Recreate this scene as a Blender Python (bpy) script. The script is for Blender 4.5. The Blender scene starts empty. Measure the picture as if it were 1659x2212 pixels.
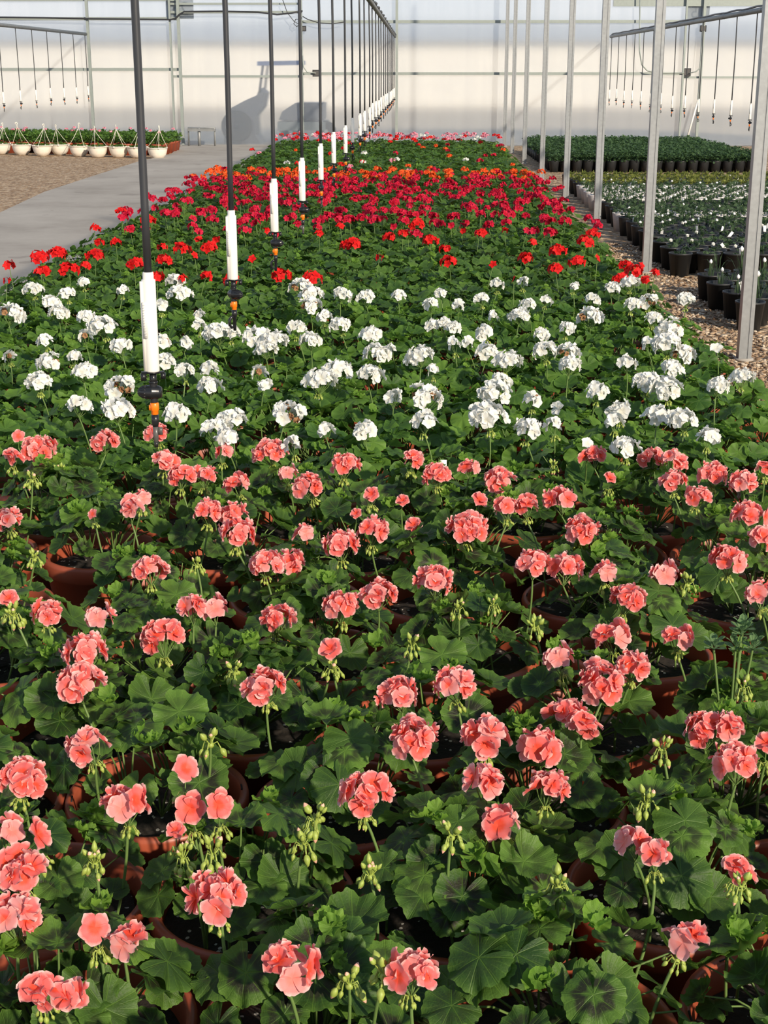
import bpy, math, random
import numpy as np
from mathutils import Vector, Matrix, Euler
rng = random.Random(7)
PI = math.pi
sc = bpy.context.scene
COL = sc.collection
# ------------------------------------------------------------------ camera
F, CX, CY, H = 3050.0, 829.5, 1106.0, 1.45
PITCH, YAW = math.radians(17.37), math.radians(1.353)
cd = bpy.data.cameras.new('camera'); cam = bpy.data.objects.new('camera', cd); COL.objects.link(cam)
cd.sensor_fit = 'VERTICAL'; cd.sensor_height = 36.0; cd.sensor_width = 27.0
cd.lens = F / 2212.0 * 36.0; cd.clip_end = 500; cd.clip_start = 0.05
cam.location = (0, 0, H); cam.rotation_euler = (PI/2 - PITCH, 0, YAW)
sc.camera = cam
RC = Euler((PI/2 - PITCH, 0, YAW)).to_matrix()
def at(px, py, z):
    """point of the place at height z seen in direction (px, py)"""
    d = RC @ Vector(((px-CX)/F, -(py-CY)/F, -1.0))
    t = (z - H) / d.z
    return Vector((d.x*t, d.y*t, z))
def proj(p):
    q = RC.transposed() @ (Vector(p) - Vector((0, 0, H)))
    if q.z > -0.01: return None
    return (CX + F*q.x/-q.z, CY - F*q.y/-q.z, -q.z)
# ------------------------------------------------------------------ mesh helpers
class MB:
    def __init__(s):
        s.V=[]; s.LI=[]; s.LT=[]; s.MI=[]; s.UV=[]; s.TI=[]; s.n=0
    def add(s, T, mat=0, R=None, loc=None, tint=0.5, scale=1.0):
        V, Fs, uv = T
        V = V*scale
        if R is not None: V = V @ R.T
        if loc is not None: V = V + np.asarray(loc, dtype=float)
        s.V.append(V)
        for f in Fs:
            if len(f) == 0: continue
            s.LI.append((f + s.n).ravel()); s.LT.append(np.full(len(f), f.shape[1], dtype=np.int32))
            s.MI.append(np.full(len(f), mat, dtype=np.int32))
        s.UV.append(uv if uv is not None else np.zeros((len(V), 2)))
        s.TI.append(np.full(len(V), tint) if np.isscalar(tint) else tint)
        s.n += len(V)
        return s
    def mesh(s, name, mats, smooth=True):
        V = np.concatenate(s.V); LI = np.concatenate(s.LI).astype(np.int32); LT = np.concatenate(s.LT); MI = np.concatenate(s.MI)
        UV = np.concatenate(s.UV); TI = np.concatenate(s.TI)
        me = bpy.data.meshes.new(name)
        me.vertices.add(len(V)); me.vertices.foreach_set('co', V.astype(np.float32).ravel())
        me.loops.add(len(LI)); me.loops.foreach_set('vertex_index', LI)
        me.polygons.add(len(LT)); st = np.concatenate([[0], np.cumsum(LT)[:-1]]).astype(np.int32)
        me.polygons.foreach_set('loop_start', st)
        me.polygons.foreach_set('material_index', MI)
        me.polygons.foreach_set('use_smooth', np.full(len(LT), bool(smooth)))
        for m in mats: me.materials.append(m)
        ul = me.uv_layers.new(name='UVMap'); ul.data.foreach_set('uv', UV[LI].astype(np.float32).ravel())
        a = me.attributes.new('tint', 'FLOAT', 'POINT'); a.data.foreach_set('value', TI.astype(np.float32))
        me.update(calc_edges=True)
        return me
    def build(s, name, mats, parent=None, loc=None, smooth=True):
        return obj(name, s.mesh(name, mats, smooth), parent, loc)
def obj(name, me, parent=None, loc=None, rot=None, scale=None):
    o = bpy.data.objects.new(name, me); COL.objects.link(o)
    if parent is not None: o.parent = parent
    if loc is not None: o.location = loc
    if rot is not None: o.rotation_euler = rot
    if scale is not None: o.scale = scale if hasattr(scale, '__len__') else (scale,)*3
    return o
def tag(o, label=None, cat=None, group=None, kind=None):
    if label: o['label'] = label
    if cat: o['category'] = cat
    if group: o['group'] = group
    if kind: o['kind'] = kind
    return o
def empty(name, loc, rz=0): 
    o = bpy.data.objects.new(name, None); COL.objects.link(o); o.empty_display_size = .05
    o.location = loc; o.rotation_euler = (0, 0, rz); return o
def grid_faces(nu, nv, wrap=False):
    f = []
    for i in range(nu-1):
        for j in range(nv if wrap else nv-1):
            a = i*nv+j; b = i*nv+(j+1) % nv
            f.append((a, b, b+nv, a+nv))
    return np.array(f, dtype=np.int32)
def lathe(prof, n=32, cap=False):
    V = []; uv = []
    for r, z in prof:
        for k in range(n):
            a = 2*PI*k/n; V.append((r*math.cos(a), r*math.sin(a), z)); uv.append((k/n, z))
    Fs = [grid_faces(len(prof), n, True)]
    if cap:
        Fs.append(np.array([list(range(n))[::-1]], dtype=np.int32))
        Fs.append(np.array([[(len(prof)-1)*n+k for k in range(n)]], dtype=np.int32))
    return np.array(V, dtype=float), Fs, np.array(uv)
def tube(pts, rad, n=6, caps=True):
    pts = [Vector(p) for p in pts]
    if not hasattr(rad, '__len__'): rad = [rad]*len(pts)
    V = []; uv = []
    t0 = (pts[1]-pts[0]).normalized()
    u = t0.cross(Vector((0, 0, 1)) if abs(t0.z) < .9 else Vector((1, 0, 0))).normalized()
    for i, p in enumerate(pts):
        t = (pts[min(i+1, len(pts)-1)] - pts[max(i-1, 0)]).normalized()
        u = (u - t*u.dot(t)).normalized(); w = t.cross(u)
        for k in range(n):
            a = 2*PI*k/n; q = p + (u*math.cos(a) + w*math.sin(a))*rad[i]
            V.append(q[:]); uv.append((k/n, i/max(1, len(pts)-1)))
    Fs = [grid_faces(len(pts), n, True)]
    if caps:
        Fs.append(np.array([list(range(n))[::-1]], dtype=np.int32))
        Fs.append(np.array([[(len(pts)-1)*n+k for k in range(n)]], dtype=np.int32))
    return np.array(V, dtype=float), Fs, np.array(uv)
def box(x0, x1, y0, y1, z0, z1):
    V = np.array([(x, y, z) for z in (z0, z1) for y in (y0, y1) for x in (x0, x1)], dtype=float)
    f = np.array([(0,2,3,1),(4,5,7,6),(0,1,5,4),(2,6,7,3),(0,4,6,2),(1,3,7,5)], dtype=np.int32)
    return V, [f], V[:, :2].copy()
def rot_to(n, spin=0.0):
    """matrix taking +z to n with a spin about it"""
    n = Vector(n).normalized(); q = Vector((0, 0, 1)).rotation_difference(n)
    return np.array((q.to_matrix() @ Matrix.Rotation(spin, 3, 'Z')))
# ------------------------------------------------------------------ materials
def new_mat(name):
    m = bpy.data.materials.new(name); m.use_nodes = True
    nt = m.node_tree; nt.nodes.clear()
    out = nt.nodes.new('ShaderNodeOutputMaterial')
    return m, nt, out
def N(nt, t, **kw):
    n = nt.nodes.new(t)
    for k, v in kw.items():
        if k.startswith('i_'):
            key = k[2:]; n.inputs[int(key) if key.isdigit() else key.replace('_', ' ')].default_value = v
        else: setattr(n, k, v)
    return n
def math_(nt, op, a, b=None, c=None, clamp=False):
    n = nt.nodes.new('ShaderNodeMath'); n.operation = op; n.use_clamp = clamp
    for i, v in enumerate((a, b, c)):
        if v is None: continue
        if isinstance(v, (int, float)): n.inputs[i].default_value = v
        else: nt.links.new(v, n.inputs[i])
    return n.outputs[0]
def mixc(nt, fac, a, b, mode='MIX'):
    n = nt.nodes.new('ShaderNodeMix'); n.data_type = 'RGBA'; n.blend_type = mode
    for idx, v in ((0, fac), (6, a), (7, b)):
        if isinstance(v, (int, float)): n.inputs[idx].default_value = v
        elif isinstance(v, tuple): n.inputs[idx].default_value = v if len(v) == 4 else (*v, 1)
        else: nt.links.new(v, n.inputs[idx])
    return n.outputs[2]
def ramp(nt, fac, stops, interp='LINEAR'):
    n = nt.nodes.new('ShaderNodeValToRGB'); n.color_ramp.interpolation = interp
    el = n.color_ramp.elements
    while len(el) < len(stops): el.new(0.5)
    for e, (p, c) in zip(el, stops):
        e.position = p; e.color = (*c, 1) if len(c) == 3 else c
    nt.links.new(fac, n.inputs[0]); return n.outputs[0]
def plain(name, col, rough=0.5, metal=0.0, noise=0.12, nscale=30.0, bump=0.0, spec=0.5, coat=0):
    m, nt, out = new_mat(name)
    b = N(nt, 'ShaderNodeBsdfPrincipled'); b.inputs['Roughness'].default_value = rough; b.inputs['Metallic'].default_value = metal
    b.inputs['Specular IOR Level'].default_value = spec
    tc = N(nt, 'ShaderNodeTexCoord'); no = N(nt, 'ShaderNodeTexNoise', i_Scale=nscale, i_Detail=4.0)
    nt.links.new(tc.outputs['Object'], no.inputs['Vector'])
    c = mixc(nt, no.outputs['Fac'], tuple(max(0, x*(1-noise)) for x in col), tuple(min(1, x*(1+noise)) for x in col))
    nt.links.new(c, b.inputs['Base Color'])
    if bump:
        bp = N(nt, 'ShaderNodeBump'); bp.inputs['Strength'].default_value = bump; bp.inputs['Distance'].default_value = .01
        nt.links.new(no.outputs['Fac'], bp.inputs['Height']); nt.links.new(bp.outputs[0], b.inputs['Normal'])
    nt.links.new(b.outputs[0], out.inputs[0]); return m
def leaf_mat(name, g_dark, g_light, zone=(0.03, 0.035, 0.02), zs=0.8, transl=0.3, rough=0.5):
    m, nt, out = new_mat(name); L = nt.links
    uv = N(nt, 'ShaderNodeUVMap', uv_map='UVMap'); sx = N(nt, 'ShaderNodeSeparateXYZ'); L.new(uv.outputs[0], sx.inputs[0])
    x, y = sx.outputs[0], sx.outputs[1]
    r = math_(nt, 'SQRT', math_(nt, 'ADD', math_(nt, 'MULTIPLY', x, x), math_(nt, 'MULTIPLY', y, y)))
    th = math_(nt, 'ARCTAN2', y, x)
    at_ = N(nt, 'ShaderNodeAttribute', attribute_name='tint'); t = at_.outputs['Fac']
    no = N(nt, 'ShaderNodeTexNoise', i_Scale=3.0, i_Detail=3.0); L.new(uv.outputs[0], no.inputs['Vector'])
    nf = N(nt, 'ShaderNodeTexNoise', i_Scale=14.0, i_Detail=4.0); L.new(uv.outputs[0], nf.inputs['Vector'])
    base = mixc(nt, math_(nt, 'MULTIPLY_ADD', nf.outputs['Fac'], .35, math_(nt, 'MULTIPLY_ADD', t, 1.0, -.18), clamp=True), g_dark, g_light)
    # edge a little lighter
    base = mixc(nt, math_(nt, 'MULTIPLY', math_(nt, 'POWER', r, 6.0), .35, clamp=True), base, tuple(min(1, c*1.35) for c in g_light))
    # dark horseshoe zone, strength varies from leaf to leaf
    rr = math_(nt, 'ADD', r, math_(nt, 'MULTIPLY_ADD', no.outputs['Fac'], .3, -.15))
    rr = math_(nt, 'ADD', rr, math_(nt, 'MULTIPLY', math_(nt, 'COSINE', math_(nt, 'MULTIPLY', th, 7.0)), -.05))
    z = math_(nt, 'SUBTRACT', 1.0, math_(nt, 'MULTIPLY', math_(nt, 'ABSOLUTE', math_(nt, 'SUBTRACT', rr, .46)), 4.2), clamp=True)
    z = math_(nt, 'MULTIPLY', math_(nt, 'SMOOTH_MIN', z, .6, .3), 1.5, clamp=True)
    per = math_(nt, 'FRACT', math_(nt, 'MULTIPLY', t, 37.0))
    z = math_(nt, 'MULTIPLY', z, math_(nt, 'MULTIPLY', per, zs))
    base = mixc(nt, z, base, zone)
    # veins
    v = math_(nt, 'ABSOLUTE', math_(nt, 'SUBTRACT', math_(nt, 'FRACT', math_(nt, 'ADD', math_(nt, 'MULTIPLY', th, 7/(2*PI)), .5)), .5))
    v = math_(nt, 'MULTIPLY', v, r)
    vein = math_(nt, 'SUBTRACT', 1.0, math_(nt, 'MULTIPLY', v, 42.0), clamp=True)
    v2 = math_(nt, 'ABSOLUTE', math_(nt, 'SUBTRACT', math_(nt, 'FRACT', math_(nt, 'ADD', math_(nt, 'MULTIPLY', th, 21/(2*PI)), math_(nt, 'MULTIPLY', no.outputs['Fac'], .5))), .5))
    vein2 = math_(nt, 'MULTIPLY', math_(nt, 'SUBTRACT', 1.0, math_(nt, 'MULTIPLY', v2, 9.0), clamp=True), math_(nt, 'MULTIPLY', math_(nt, 'GREATER_THAN', r, .45), .4))
    vm = math_(nt, 'MAXIMUM', vein, vein2)
    base = mixc(nt, math_(nt, 'MULTIPLY', vm, .42), base, tuple(min(1, c*1.5) for c in g_light))
    pb = N(nt, 'ShaderNodeBsdfPrincipled'); pb.inputs['Roughness'].default_value = rough; pb.inputs['Specular IOR Level'].default_value = .3
    L.new(base, pb.inputs['Base Color'])
    bp = N(nt, 'ShaderNodeBump'); bp.inputs['Strength'].default_value = .45; bp.inputs['Distance'].default_value = .002
    L.new(math_(nt, 'ADD', math_(nt, 'MULTIPLY', vm, -1.0), nf.outputs['Fac']), bp.inputs['Height']); L.new(bp.outputs[0], pb.inputs['Normal'])
    tr = N(nt, 'ShaderNodeBsdfTranslucent'); L.new(mixc(nt, 1.0, base, (1.0, 1.0, .35), 'MULTIPLY'), tr.inputs[0])
    tr2 = mixc(nt, .5, base, tuple(min(1, c*2.0) for c in g_light)); L.new(tr2, tr.inputs[0])
    mx = N(nt, 'ShaderNodeMixShader'); mx.inputs[0].default_value = transl
    L.new(pb.outputs[0], mx.inputs[1]); L.new(tr.outputs[0], mx.inputs[2]); L.new(mx.outputs[0], out.inputs[0])
    return m
def petal_mat(name, centre, body, edge, transl=.35, varied=.5):
    m, nt, out = new_mat(name); L = nt.links
    uv = N(nt, 'ShaderNodeUVMap', uv_map='UVMap'); sx = N(nt, 'ShaderNodeSeparateXYZ'); L.new(uv.outputs[0], sx.inputs[0])
    u, v = sx.outputs[0], sx.outputs[1]
    at_ = N(nt, 'ShaderNodeAttribute', attribute_name='tint'); t = at_.outputs['Fac']
    no = N(nt, 'ShaderNodeTexNoise', i_Scale=5.0, i_Detail=3.0); L.new(uv.outputs[0], no.inputs['Vector'])
    uu = math_(nt, 'ADD', u, math_(nt, 'MULTIPLY_ADD', no.outputs['Fac'], .2, -.1))
    uu = math_(nt, 'ADD', uu, math_(nt, 'MULTIPLY', math_(nt, 'POWER', math_(nt, 'ABSOLUTE', v), 3.0), .12))
    c = ramp(nt, uu, [(0.0, centre), (.28, centre), (.48, body), (.74, body), (1.0, edge)])
    # thin radial veins
    s = math_(nt, 'SINE', math_(nt, 'MULTIPLY', v, 26.0))
    vv = math_(nt, 'MULTIPLY', math_(nt, 'GREATER_THAN', s, .75), math_(nt, 'SUBTRACT', .22, math_(nt, 'MULTIPLY', u, .2), clamp=True))
    c = mixc(nt, vv, c, centre)
    pale = math_(nt, 'MULTIPLY', math_(nt, 'SUBTRACT', t, .5, clamp=True), varied*2)
    c = mixc(nt, pale, c, edge)
    deep = math_(nt, 'MULTIPLY', math_(nt, 'SUBTRACT', .5, t, clamp=True), varied*1.2)
    c = mixc(nt, deep, c, centre)
    pb = N(nt, 'ShaderNodeBsdfPrincipled'); pb.inputs['Roughness'].default_value = .6; pb.inputs['Specular IOR Level'].default_value = .2
    L.new(c, pb.inputs['Base Color'])
    tr = N(nt, 'ShaderNodeBsdfTranslucent'); L.new(c, tr.inputs[0])
    mx = N(nt, 'ShaderNodeMixShader'); mx.inputs[0].default_value = transl
    L.new(pb.outputs[0], mx.inputs[1]); L.new(tr.outputs[0], mx.inputs[2]); L.new(mx.outputs[0], out.inputs[0])
    return m
def gravel_mat(name, cols, scale=26.0):
    m, nt, out = new_mat(name); L = nt.links
    tc = N(nt, 'ShaderNodeTexCoord')
    vo = N(nt, 'ShaderNodeTexVoronoi', i_Scale=scale); vo.inputs['Randomness'].default_value = 1.0
    mp = N(nt, 'ShaderNodeMapping'); mp.inputs['Scale'].default_value = (1, 1.0, 0.01)
    L.new(tc.outputs['Object'], mp.inputs[0]); L.new(mp.outputs[0], vo.inputs['Vector'])
    no = N(nt, 'ShaderNodeTexNoise', i_Scale=1.3, i_Detail=5.0); L.new(mp.outputs[0], no.inputs['Vector'])
    sp = N(nt, 'ShaderNodeSeparateColor'); L.new(vo.outputs['Color'], sp.inputs[0])
    c = ramp(nt, sp.outputs[0], [(i/(len(cols)-1), k) for i, k in enumerate(cols)])
    c = mixc(nt, math_(nt, 'MULTIPLY', no.outputs['Fac'], .35), c, tuple(x*.6 for x in cols[1]))
    pb = N(nt, 'ShaderNodeBsdfPrincipled'); pb.inputs['Roughness'].default_value = .85; L.new(c, pb.inputs['Base Color'])
    bp = N(nt, 'ShaderNodeBump'); bp.inputs['Strength'].default_value = 1.0; bp.inputs['Distance'].default_value = .025; bp.invert = True
    L.new(vo.outputs['Distance'], bp.inputs['Height']); L.new(bp.outputs[0], pb.inputs['Normal'])
    L.new(pb.outputs[0], out.inputs[0]); return m
M = {}
M['leaf_pink'] = leaf_mat('zonal leaf', (0.020, 0.058, 0.013), (0.130, 0.245, 0.035), zone=(.024, .026, .014), zs=1.3)
M['leaf_white'] = leaf_mat('fresh green leaf', (0.03, 0.088, 0.016), (0.13, 0.25, 0.035), zs=.25)
M['leaf_red'] = leaf_mat('mid green leaf', (0.03, 0.082, 0.018), (0.115, 0.22, 0.035), zs=.3)
M['leaf_young'] = leaf_mat('young leaf', (0.09, 0.2, 0.025), (0.19, 0.34, 0.045), zs=.2, transl=.4)
M['pink'] = petal_mat('salmon petal', (0.9, 0.11, 0.06), (0.87, 0.20, 0.195), (0.95, 0.64, 0.61))
M['white'] = petal_mat('white petal', (0.78, 0.76, 0.66), (0.86, 0.86, 0.82), (0.9, 0.9, 0.88), transl=.3, varied=.2)
M['red'] = petal_mat('red petal', (0.55, 0.006, 0.006), (0.75, 0.012, 0.012), (0.85, 0.03, 0.03), transl=.3, varied=.5)
M['crimson'] = petal_mat('crimson petal', (0.42, 0.003, 0.012), (0.58, 0.008, 0.04), (0.75, 0.03, 0.10), transl=.3, varied=.5)
M['orange'] = petal_mat('orange petal', (0.8, 0.06, 0.01), (0.9, 0.12, 0.02), (0.95, 0.2, 0.05), transl=.3, varied=.5)
M['rose'] = petal_mat('rose petal', (0.8, 0.12, 0.2), (0.85, 0.3, 0.4), (0.9, 0.6, 0.7), transl=.3, varied=.5)
M['stem'] = plain('stem', (0.12, 0.2, 0.05), .55, nscale=60)
M['bud'] = plain('bud', (0.30, 0.38, 0.07), .5, nscale=200, noise=.3)
M['budtip'] = plain('bud tip', (0.85, 0.45, 0.32), .5)
M['dead'] = plain('withered petals', (0.32, 0.17, 0.08), .8, noise=.4)
M['terracotta'] = plain('terracotta plastic', (0.34, 0.075, 0.036), .42, nscale=9, noise=.22)
M['slot'] = plain('dark slot', (0.015, 0.01, 0.01), .8)
M['black_pot'] = plain('black nursery pot', (0.016, 0.018, 0.02), .5)
M['white_pot'] = plain('white nursery pot', (0.62, 0.60, 0.60), .5)
M['cream'] = plain('cream plastic', (0.82, 0.76, 0.66), .45)
M['tag'] = plain('white plastic tag', (0.9, 0.9, 0.88), .4)
M['galv'] = plain('galvanised steel', (0.34, 0.355, 0.36), .45, metal=.6, nscale=40, noise=.2)
M['galv2'] = plain('weathered girt steel', (0.30, 0.34, 0.32), .5, metal=.3, nscale=20)
M['black_tube'] = plain('black tubing', (0.028, 0.03, 0.034), .42)
M['pvc'] = plain('white plastic weight', (0.74, 0.73, 0.68), .35, noise=.03)
M['black'] = plain('black plastic', (0.012, 0.013, 0.015), .28)
M['orange_pl'] = plain('orange plastic', (0.95, 0.2, 0.01), .35, noise=.05)
M['grey_pl'] = plain('smoky grey plastic', (0.09, 0.085, 0.08), .3)
M['zinc_pipe'] = plain('overhead pipe', (0.24, 0.25, 0.25), .5, metal=.3, nscale=12, noise=.3)
M['grass'] = leaf_mat('small plant leaf', (0.03, 0.06, 0.03), (0.085, 0.14, 0.06), zs=0)
M['dusty'] = leaf_mat('dark bushy leaf', (0.028, 0.065, 0.03), (0.075, 0.14, 0.05), zs=0, transl=.25)
M['yellowgreen'] = leaf_mat('yellow green leaf', (0.08, 0.11, 0.03), (0.26, 0.28, 0.06), zs=0)
M['weed'] = leaf_mat('weed leaf', (0.07, 0.14, 0.05), (0.14, 0.24, 0.1), zs=0)
M['gravel'] = gravel_mat('gravel', [(0.16, 0.095, 0.05), (0.33, 0.21, 0.115), (0.47, 0.33, 0.20), (0.62, 0.50, 0.36)])
M['gravel_out'] = gravel_mat('outside ground', [(0.5, 0.42, 0.32), (0.62, 0.54, 0.43), (0.7, 0.62, 0.5)], 6)
# soil with perlite
def soil_mat():
    m, nt, out = new_mat('potting soil'); L = nt.links
    tc = N(nt, 'ShaderNodeTexCoord'); vo = N(nt, 'ShaderNodeTexVoronoi', i_Scale=130.0); L.new(tc.outputs['Object'], vo.inputs['Vector'])
    sp = N(nt, 'ShaderNodeSeparateColor'); L.new(vo.outputs['Color'], sp.inputs[0])
    f = math_(nt, 'MULTIPLY', math_(nt, 'GREATER_THAN', sp.outputs[0], .93), math_(nt, 'LESS_THAN', vo.outputs['Distance'], .45))
    no = N(nt, 'ShaderNodeTexNoise', i_Scale=90.0, i_Detail=5.0); L.new(tc.outputs['Object'], no.inputs['Vector'])
    c = mixc(nt, f, mixc(nt, no.outputs['Fac'], (0.006, 0.005, 0.004), (0.03, 0.022, 0.016)), (.5, .48, .44))
    pb = N(nt, 'ShaderNodeBsdfPrincipled'); pb.inputs['Roughness'].default_value = .95; L.new(c, pb.inputs['Base Color'])
    bp = N(nt, 'ShaderNodeBump'); bp.inputs['Strength'].default_value = .9; bp.inputs['Distance'].default_value = .006
    L.new(no.outputs['Fac'], bp.inputs['Height']); L.new(bp.outputs[0], pb.inputs['Normal']); L.new(pb.outputs[0], out.inputs[0]); return m
M['soil'] = soil_mat()
def concrete_mat():
    m, nt, out = new_mat('concrete'); L = nt.links
    tc = N(nt, 'ShaderNodeTexCoord'); no = N(nt, 'ShaderNodeTexNoise', i_Scale=.9, i_Detail=6.0, i_Roughness=.65); n2 = N(nt, 'ShaderNodeTexNoise', i_Scale=30.0, i_Detail=4.0)
    L.new(tc.outputs['Object'], no.inputs['Vector']); L.new(tc.outputs['Object'], n2.inputs['Vector'])
    c = ramp(nt, no.outputs['Fac'], [(.3, (.27, .245, .21)), (.5, (.37, .34, .30)), (.7, (.44, .41, .365))])
    c = mixc(nt, math_(nt, 'MULTIPLY', n2.outputs['Fac'], .3), c, (.25, .22, .19))
    n3 = N(nt, 'ShaderNodeTexNoise', i_Scale=2.4, i_Detail=2.0); L.new(tc.outputs['Object'], n3.inputs['Vector'])
    c = mixc(nt, math_(nt, 'MULTIPLY', math_(nt, 'GREATER_THAN', n3.outputs['Fac'], .68), .35), c, (.12, .1, .085))
    pb = N(nt, 'ShaderNodeBsdfPrincipled'); pb.inputs['Roughness'].default_value = .8; L.new(c, pb.inputs['Base Color'])
    bp = N(nt, 'ShaderNodeBump'); bp.inputs['Strength'].default_value = .2; bp.inputs['Distance'].default_value = .004
    L.new(n2.outputs['Fac'], bp.inputs['Height']); L.new(bp.outputs[0], pb.inputs['Normal']); L.new(pb.outputs[0], out.inputs[0]); return m
M['concrete'] = concrete_mat()
def poly_mat():
    m, nt, out = new_mat('translucent polycarbonate'); L = nt.links
    tc = N(nt, 'ShaderNodeTexCoord'); sx = N(nt, 'ShaderNodeSeparateXYZ'); L.new(tc.outputs['Object'], sx.inputs[0])
    s = math_(nt, 'SINE', math_(nt, 'MULTIPLY', sx.outputs[0], 2*PI/0.02))       # fine upright ribs
    no = N(nt, 'ShaderNodeTexNoise', i_Scale=2.0, i_Detail=3.0)
    mp = N(nt, 'ShaderNodeMapping'); mp.inputs['Scale'].default_value = (3, 1, .15); L.new(tc.outputs['Object'], mp.inputs[0]); L.new(mp.outputs[0], no.inputs['Vector'])
    col = mixc(nt, no.outputs['Fac'], (.86, .87, .88), (.97, .97, .96))
    gl = N(nt, 'ShaderNodeBsdfRefraction'); gl.inputs['IOR'].default_value = 1.15; gl.inputs['Roughness'].default_value = .2; L.new(col, gl.inputs[0])
    tr = N(nt, 'ShaderNodeBsdfTranslucent'); L.new(col, tr.inputs[0])
    df = N(nt, 'ShaderNodeBsdfDiffuse'); df.inputs[0].default_value = (.74, .82, .92, 1)
    m1 = N(nt, 'ShaderNodeMixShader'); m1.inputs[0].default_value = .15; L.new(gl.outputs[0], m1.inputs[1]); L.new(tr.outputs[0], m1.inputs[2])
    m2 = N(nt, 'ShaderNodeMixShader'); m2.inputs[0].default_value = .13; L.new(m1.outputs[0], m2.inputs[1]); L.new(df.outputs[0], m2.inputs[2])
    tp_ = N(nt, 'ShaderNodeBsdfTransparent'); tp_.inputs[0].default_value = (.93, .94, .95, 1)
    m3 = N(nt, 'ShaderNodeMixShader'); m3.inputs[0].default_value = .2; L.new(m2.outputs[0], m3.inputs[1]); L.new(tp_.outputs[0], m3.inputs[2])
    L.new(m3.outputs[0], out.inputs[0]); return m
M['poly'] = poly_mat()
# ------------------------------------------------------------------ light
sun = bpy.data.lights.new('sun', 'SUN'); sun.energy = 5.4; sun.angle = math.radians(1.6); sun.color = (1.0, 0.86, 0.68)
so = bpy.data.objects.new('sun', sun); COL.objects.link(so)
sdir = Vector((0.54, -0.80, 0.46)).normalized()
so.rotation_euler = sdir.to_track_quat('Z', 'Y').to_euler(); so.location = (6, -10, 9)
w = bpy.data.worlds.new('world'); sc.world = w; w.use_nodes = True; nt = w.node_tree; nt.nodes.clear()
wo = N(nt, 'ShaderNodeOutputWorld'); bg = N(nt, 'ShaderNodeBackground'); tc = N(nt, 'ShaderNodeTexCoord'); sx = N(nt, 'ShaderNodeSeparateXYZ')
nt.links.new(tc.outputs['Generated'], sx.inputs[0])
no = N(nt, 'ShaderNodeTexNoise', i_Scale=3.0, i_Detail=4.0); mp = N(nt, 'ShaderNodeMapping'); mp.inputs['Scale'].default_value = (1, 1, 6)
nt.links.new(tc.outputs['Generated'], mp.inputs[0]); nt.links.new(mp.outputs[0], no.inputs['Vector'])
skyc = ramp(nt, sx.outputs[2], [(0.0, (.88, .85, .80)), (.03, (.84, .86, .88)), (.10, (.62, .73, .88)), (.3, (.26, .33, .44)), (1.0, (.17, .23, .33))])
low = math_(nt, 'SUBTRACT', 1.0, math_(nt, 'MULTIPLY', sx.outputs[2], 4.0), clamp=True)
skyc = mixc(nt, math_(nt, 'MULTIPLY', low, ramp(nt, no.outputs['Fac'], [(.42, (0, 0, 0)), (.62, (1, 1, 1))])), skyc, (.92, .92, .93))
nt.links.new(skyc, bg.inputs[0]); bg.inputs[1].default_value = 1.25; nt.links.new(bg.outputs[0], wo.inputs[0])
sc.cycles.max_bounces = 7; sc.cycles.diffuse_bounces = 3; sc.cycles.glossy_bounces = 2; sc.cycles.transmission_bounces = 6; sc.cycles.adaptive_threshold = 0.03; sc.cycles.caustics_reflective = False
sc.view_settings.view_transform = 'Standard'; sc.view_settings.look = 'None'; sc.view_settings.gamma = 1.0
sc.view_settings.use_curve_mapping = False; sc.view_settings.exposure = 0.0
# ------------------------------------------------------------------ setting
WALL_Y = 29.3
o = MB().add(box(-16, 14, -1.5, WALL_Y, -.1, 0)).build('floor', [M['gravel']], smooth=False); tag(o, kind='structure')
o = MB().add(box(-90, 90, WALL_Y+.02, 200, -.12, -.02)).build('floor_outside', [M['gravel_out']], smooth=False); tag(o, kind='structure')
pb_ = MB(); V = np.array([(-4.55, -1.5, .012), (-2.42, -1.5, .012), (-2.42, WALL_Y, .012), (-4.75, WALL_Y, .012), (-4.5, 12, .012)], dtype=float)
def slab(xy, z0, z1):
    n = len(xy); V = np.array([(x, y, z) for z in (z0, z1) for x, y in xy], dtype=float)
    Fs = [np.array([list(range(n))[::-1]], dtype=np.int32), np.array([list(range(n, 2*n))], dtype=np.int32),
          np.array([(k, (k+1) % n, n+(k+1) % n, n+k) for k in range(n)], dtype=np.int32)]
    return V, Fs, V[:, :2].copy()
le = [at(0, 463, 0), at(100, 418, 0), at(200, 383, 0), at(300, 352, 0), at(370, 335, 0)]
xy = [(-2.4, -1.5), (-2.4, WALL_Y)] + [(-4.75, WALL_Y)] + [(p.x + rng.uniform(-.03, .03), p.y) for p in reversed(le)] + [(-4.3, 8), (-4.3, -1.5)]
o = MB().add(slab(xy, 0.0, .02)).build('concrete_path', [M['concrete']], smooth=False); tag(o, kind='structure')
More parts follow.
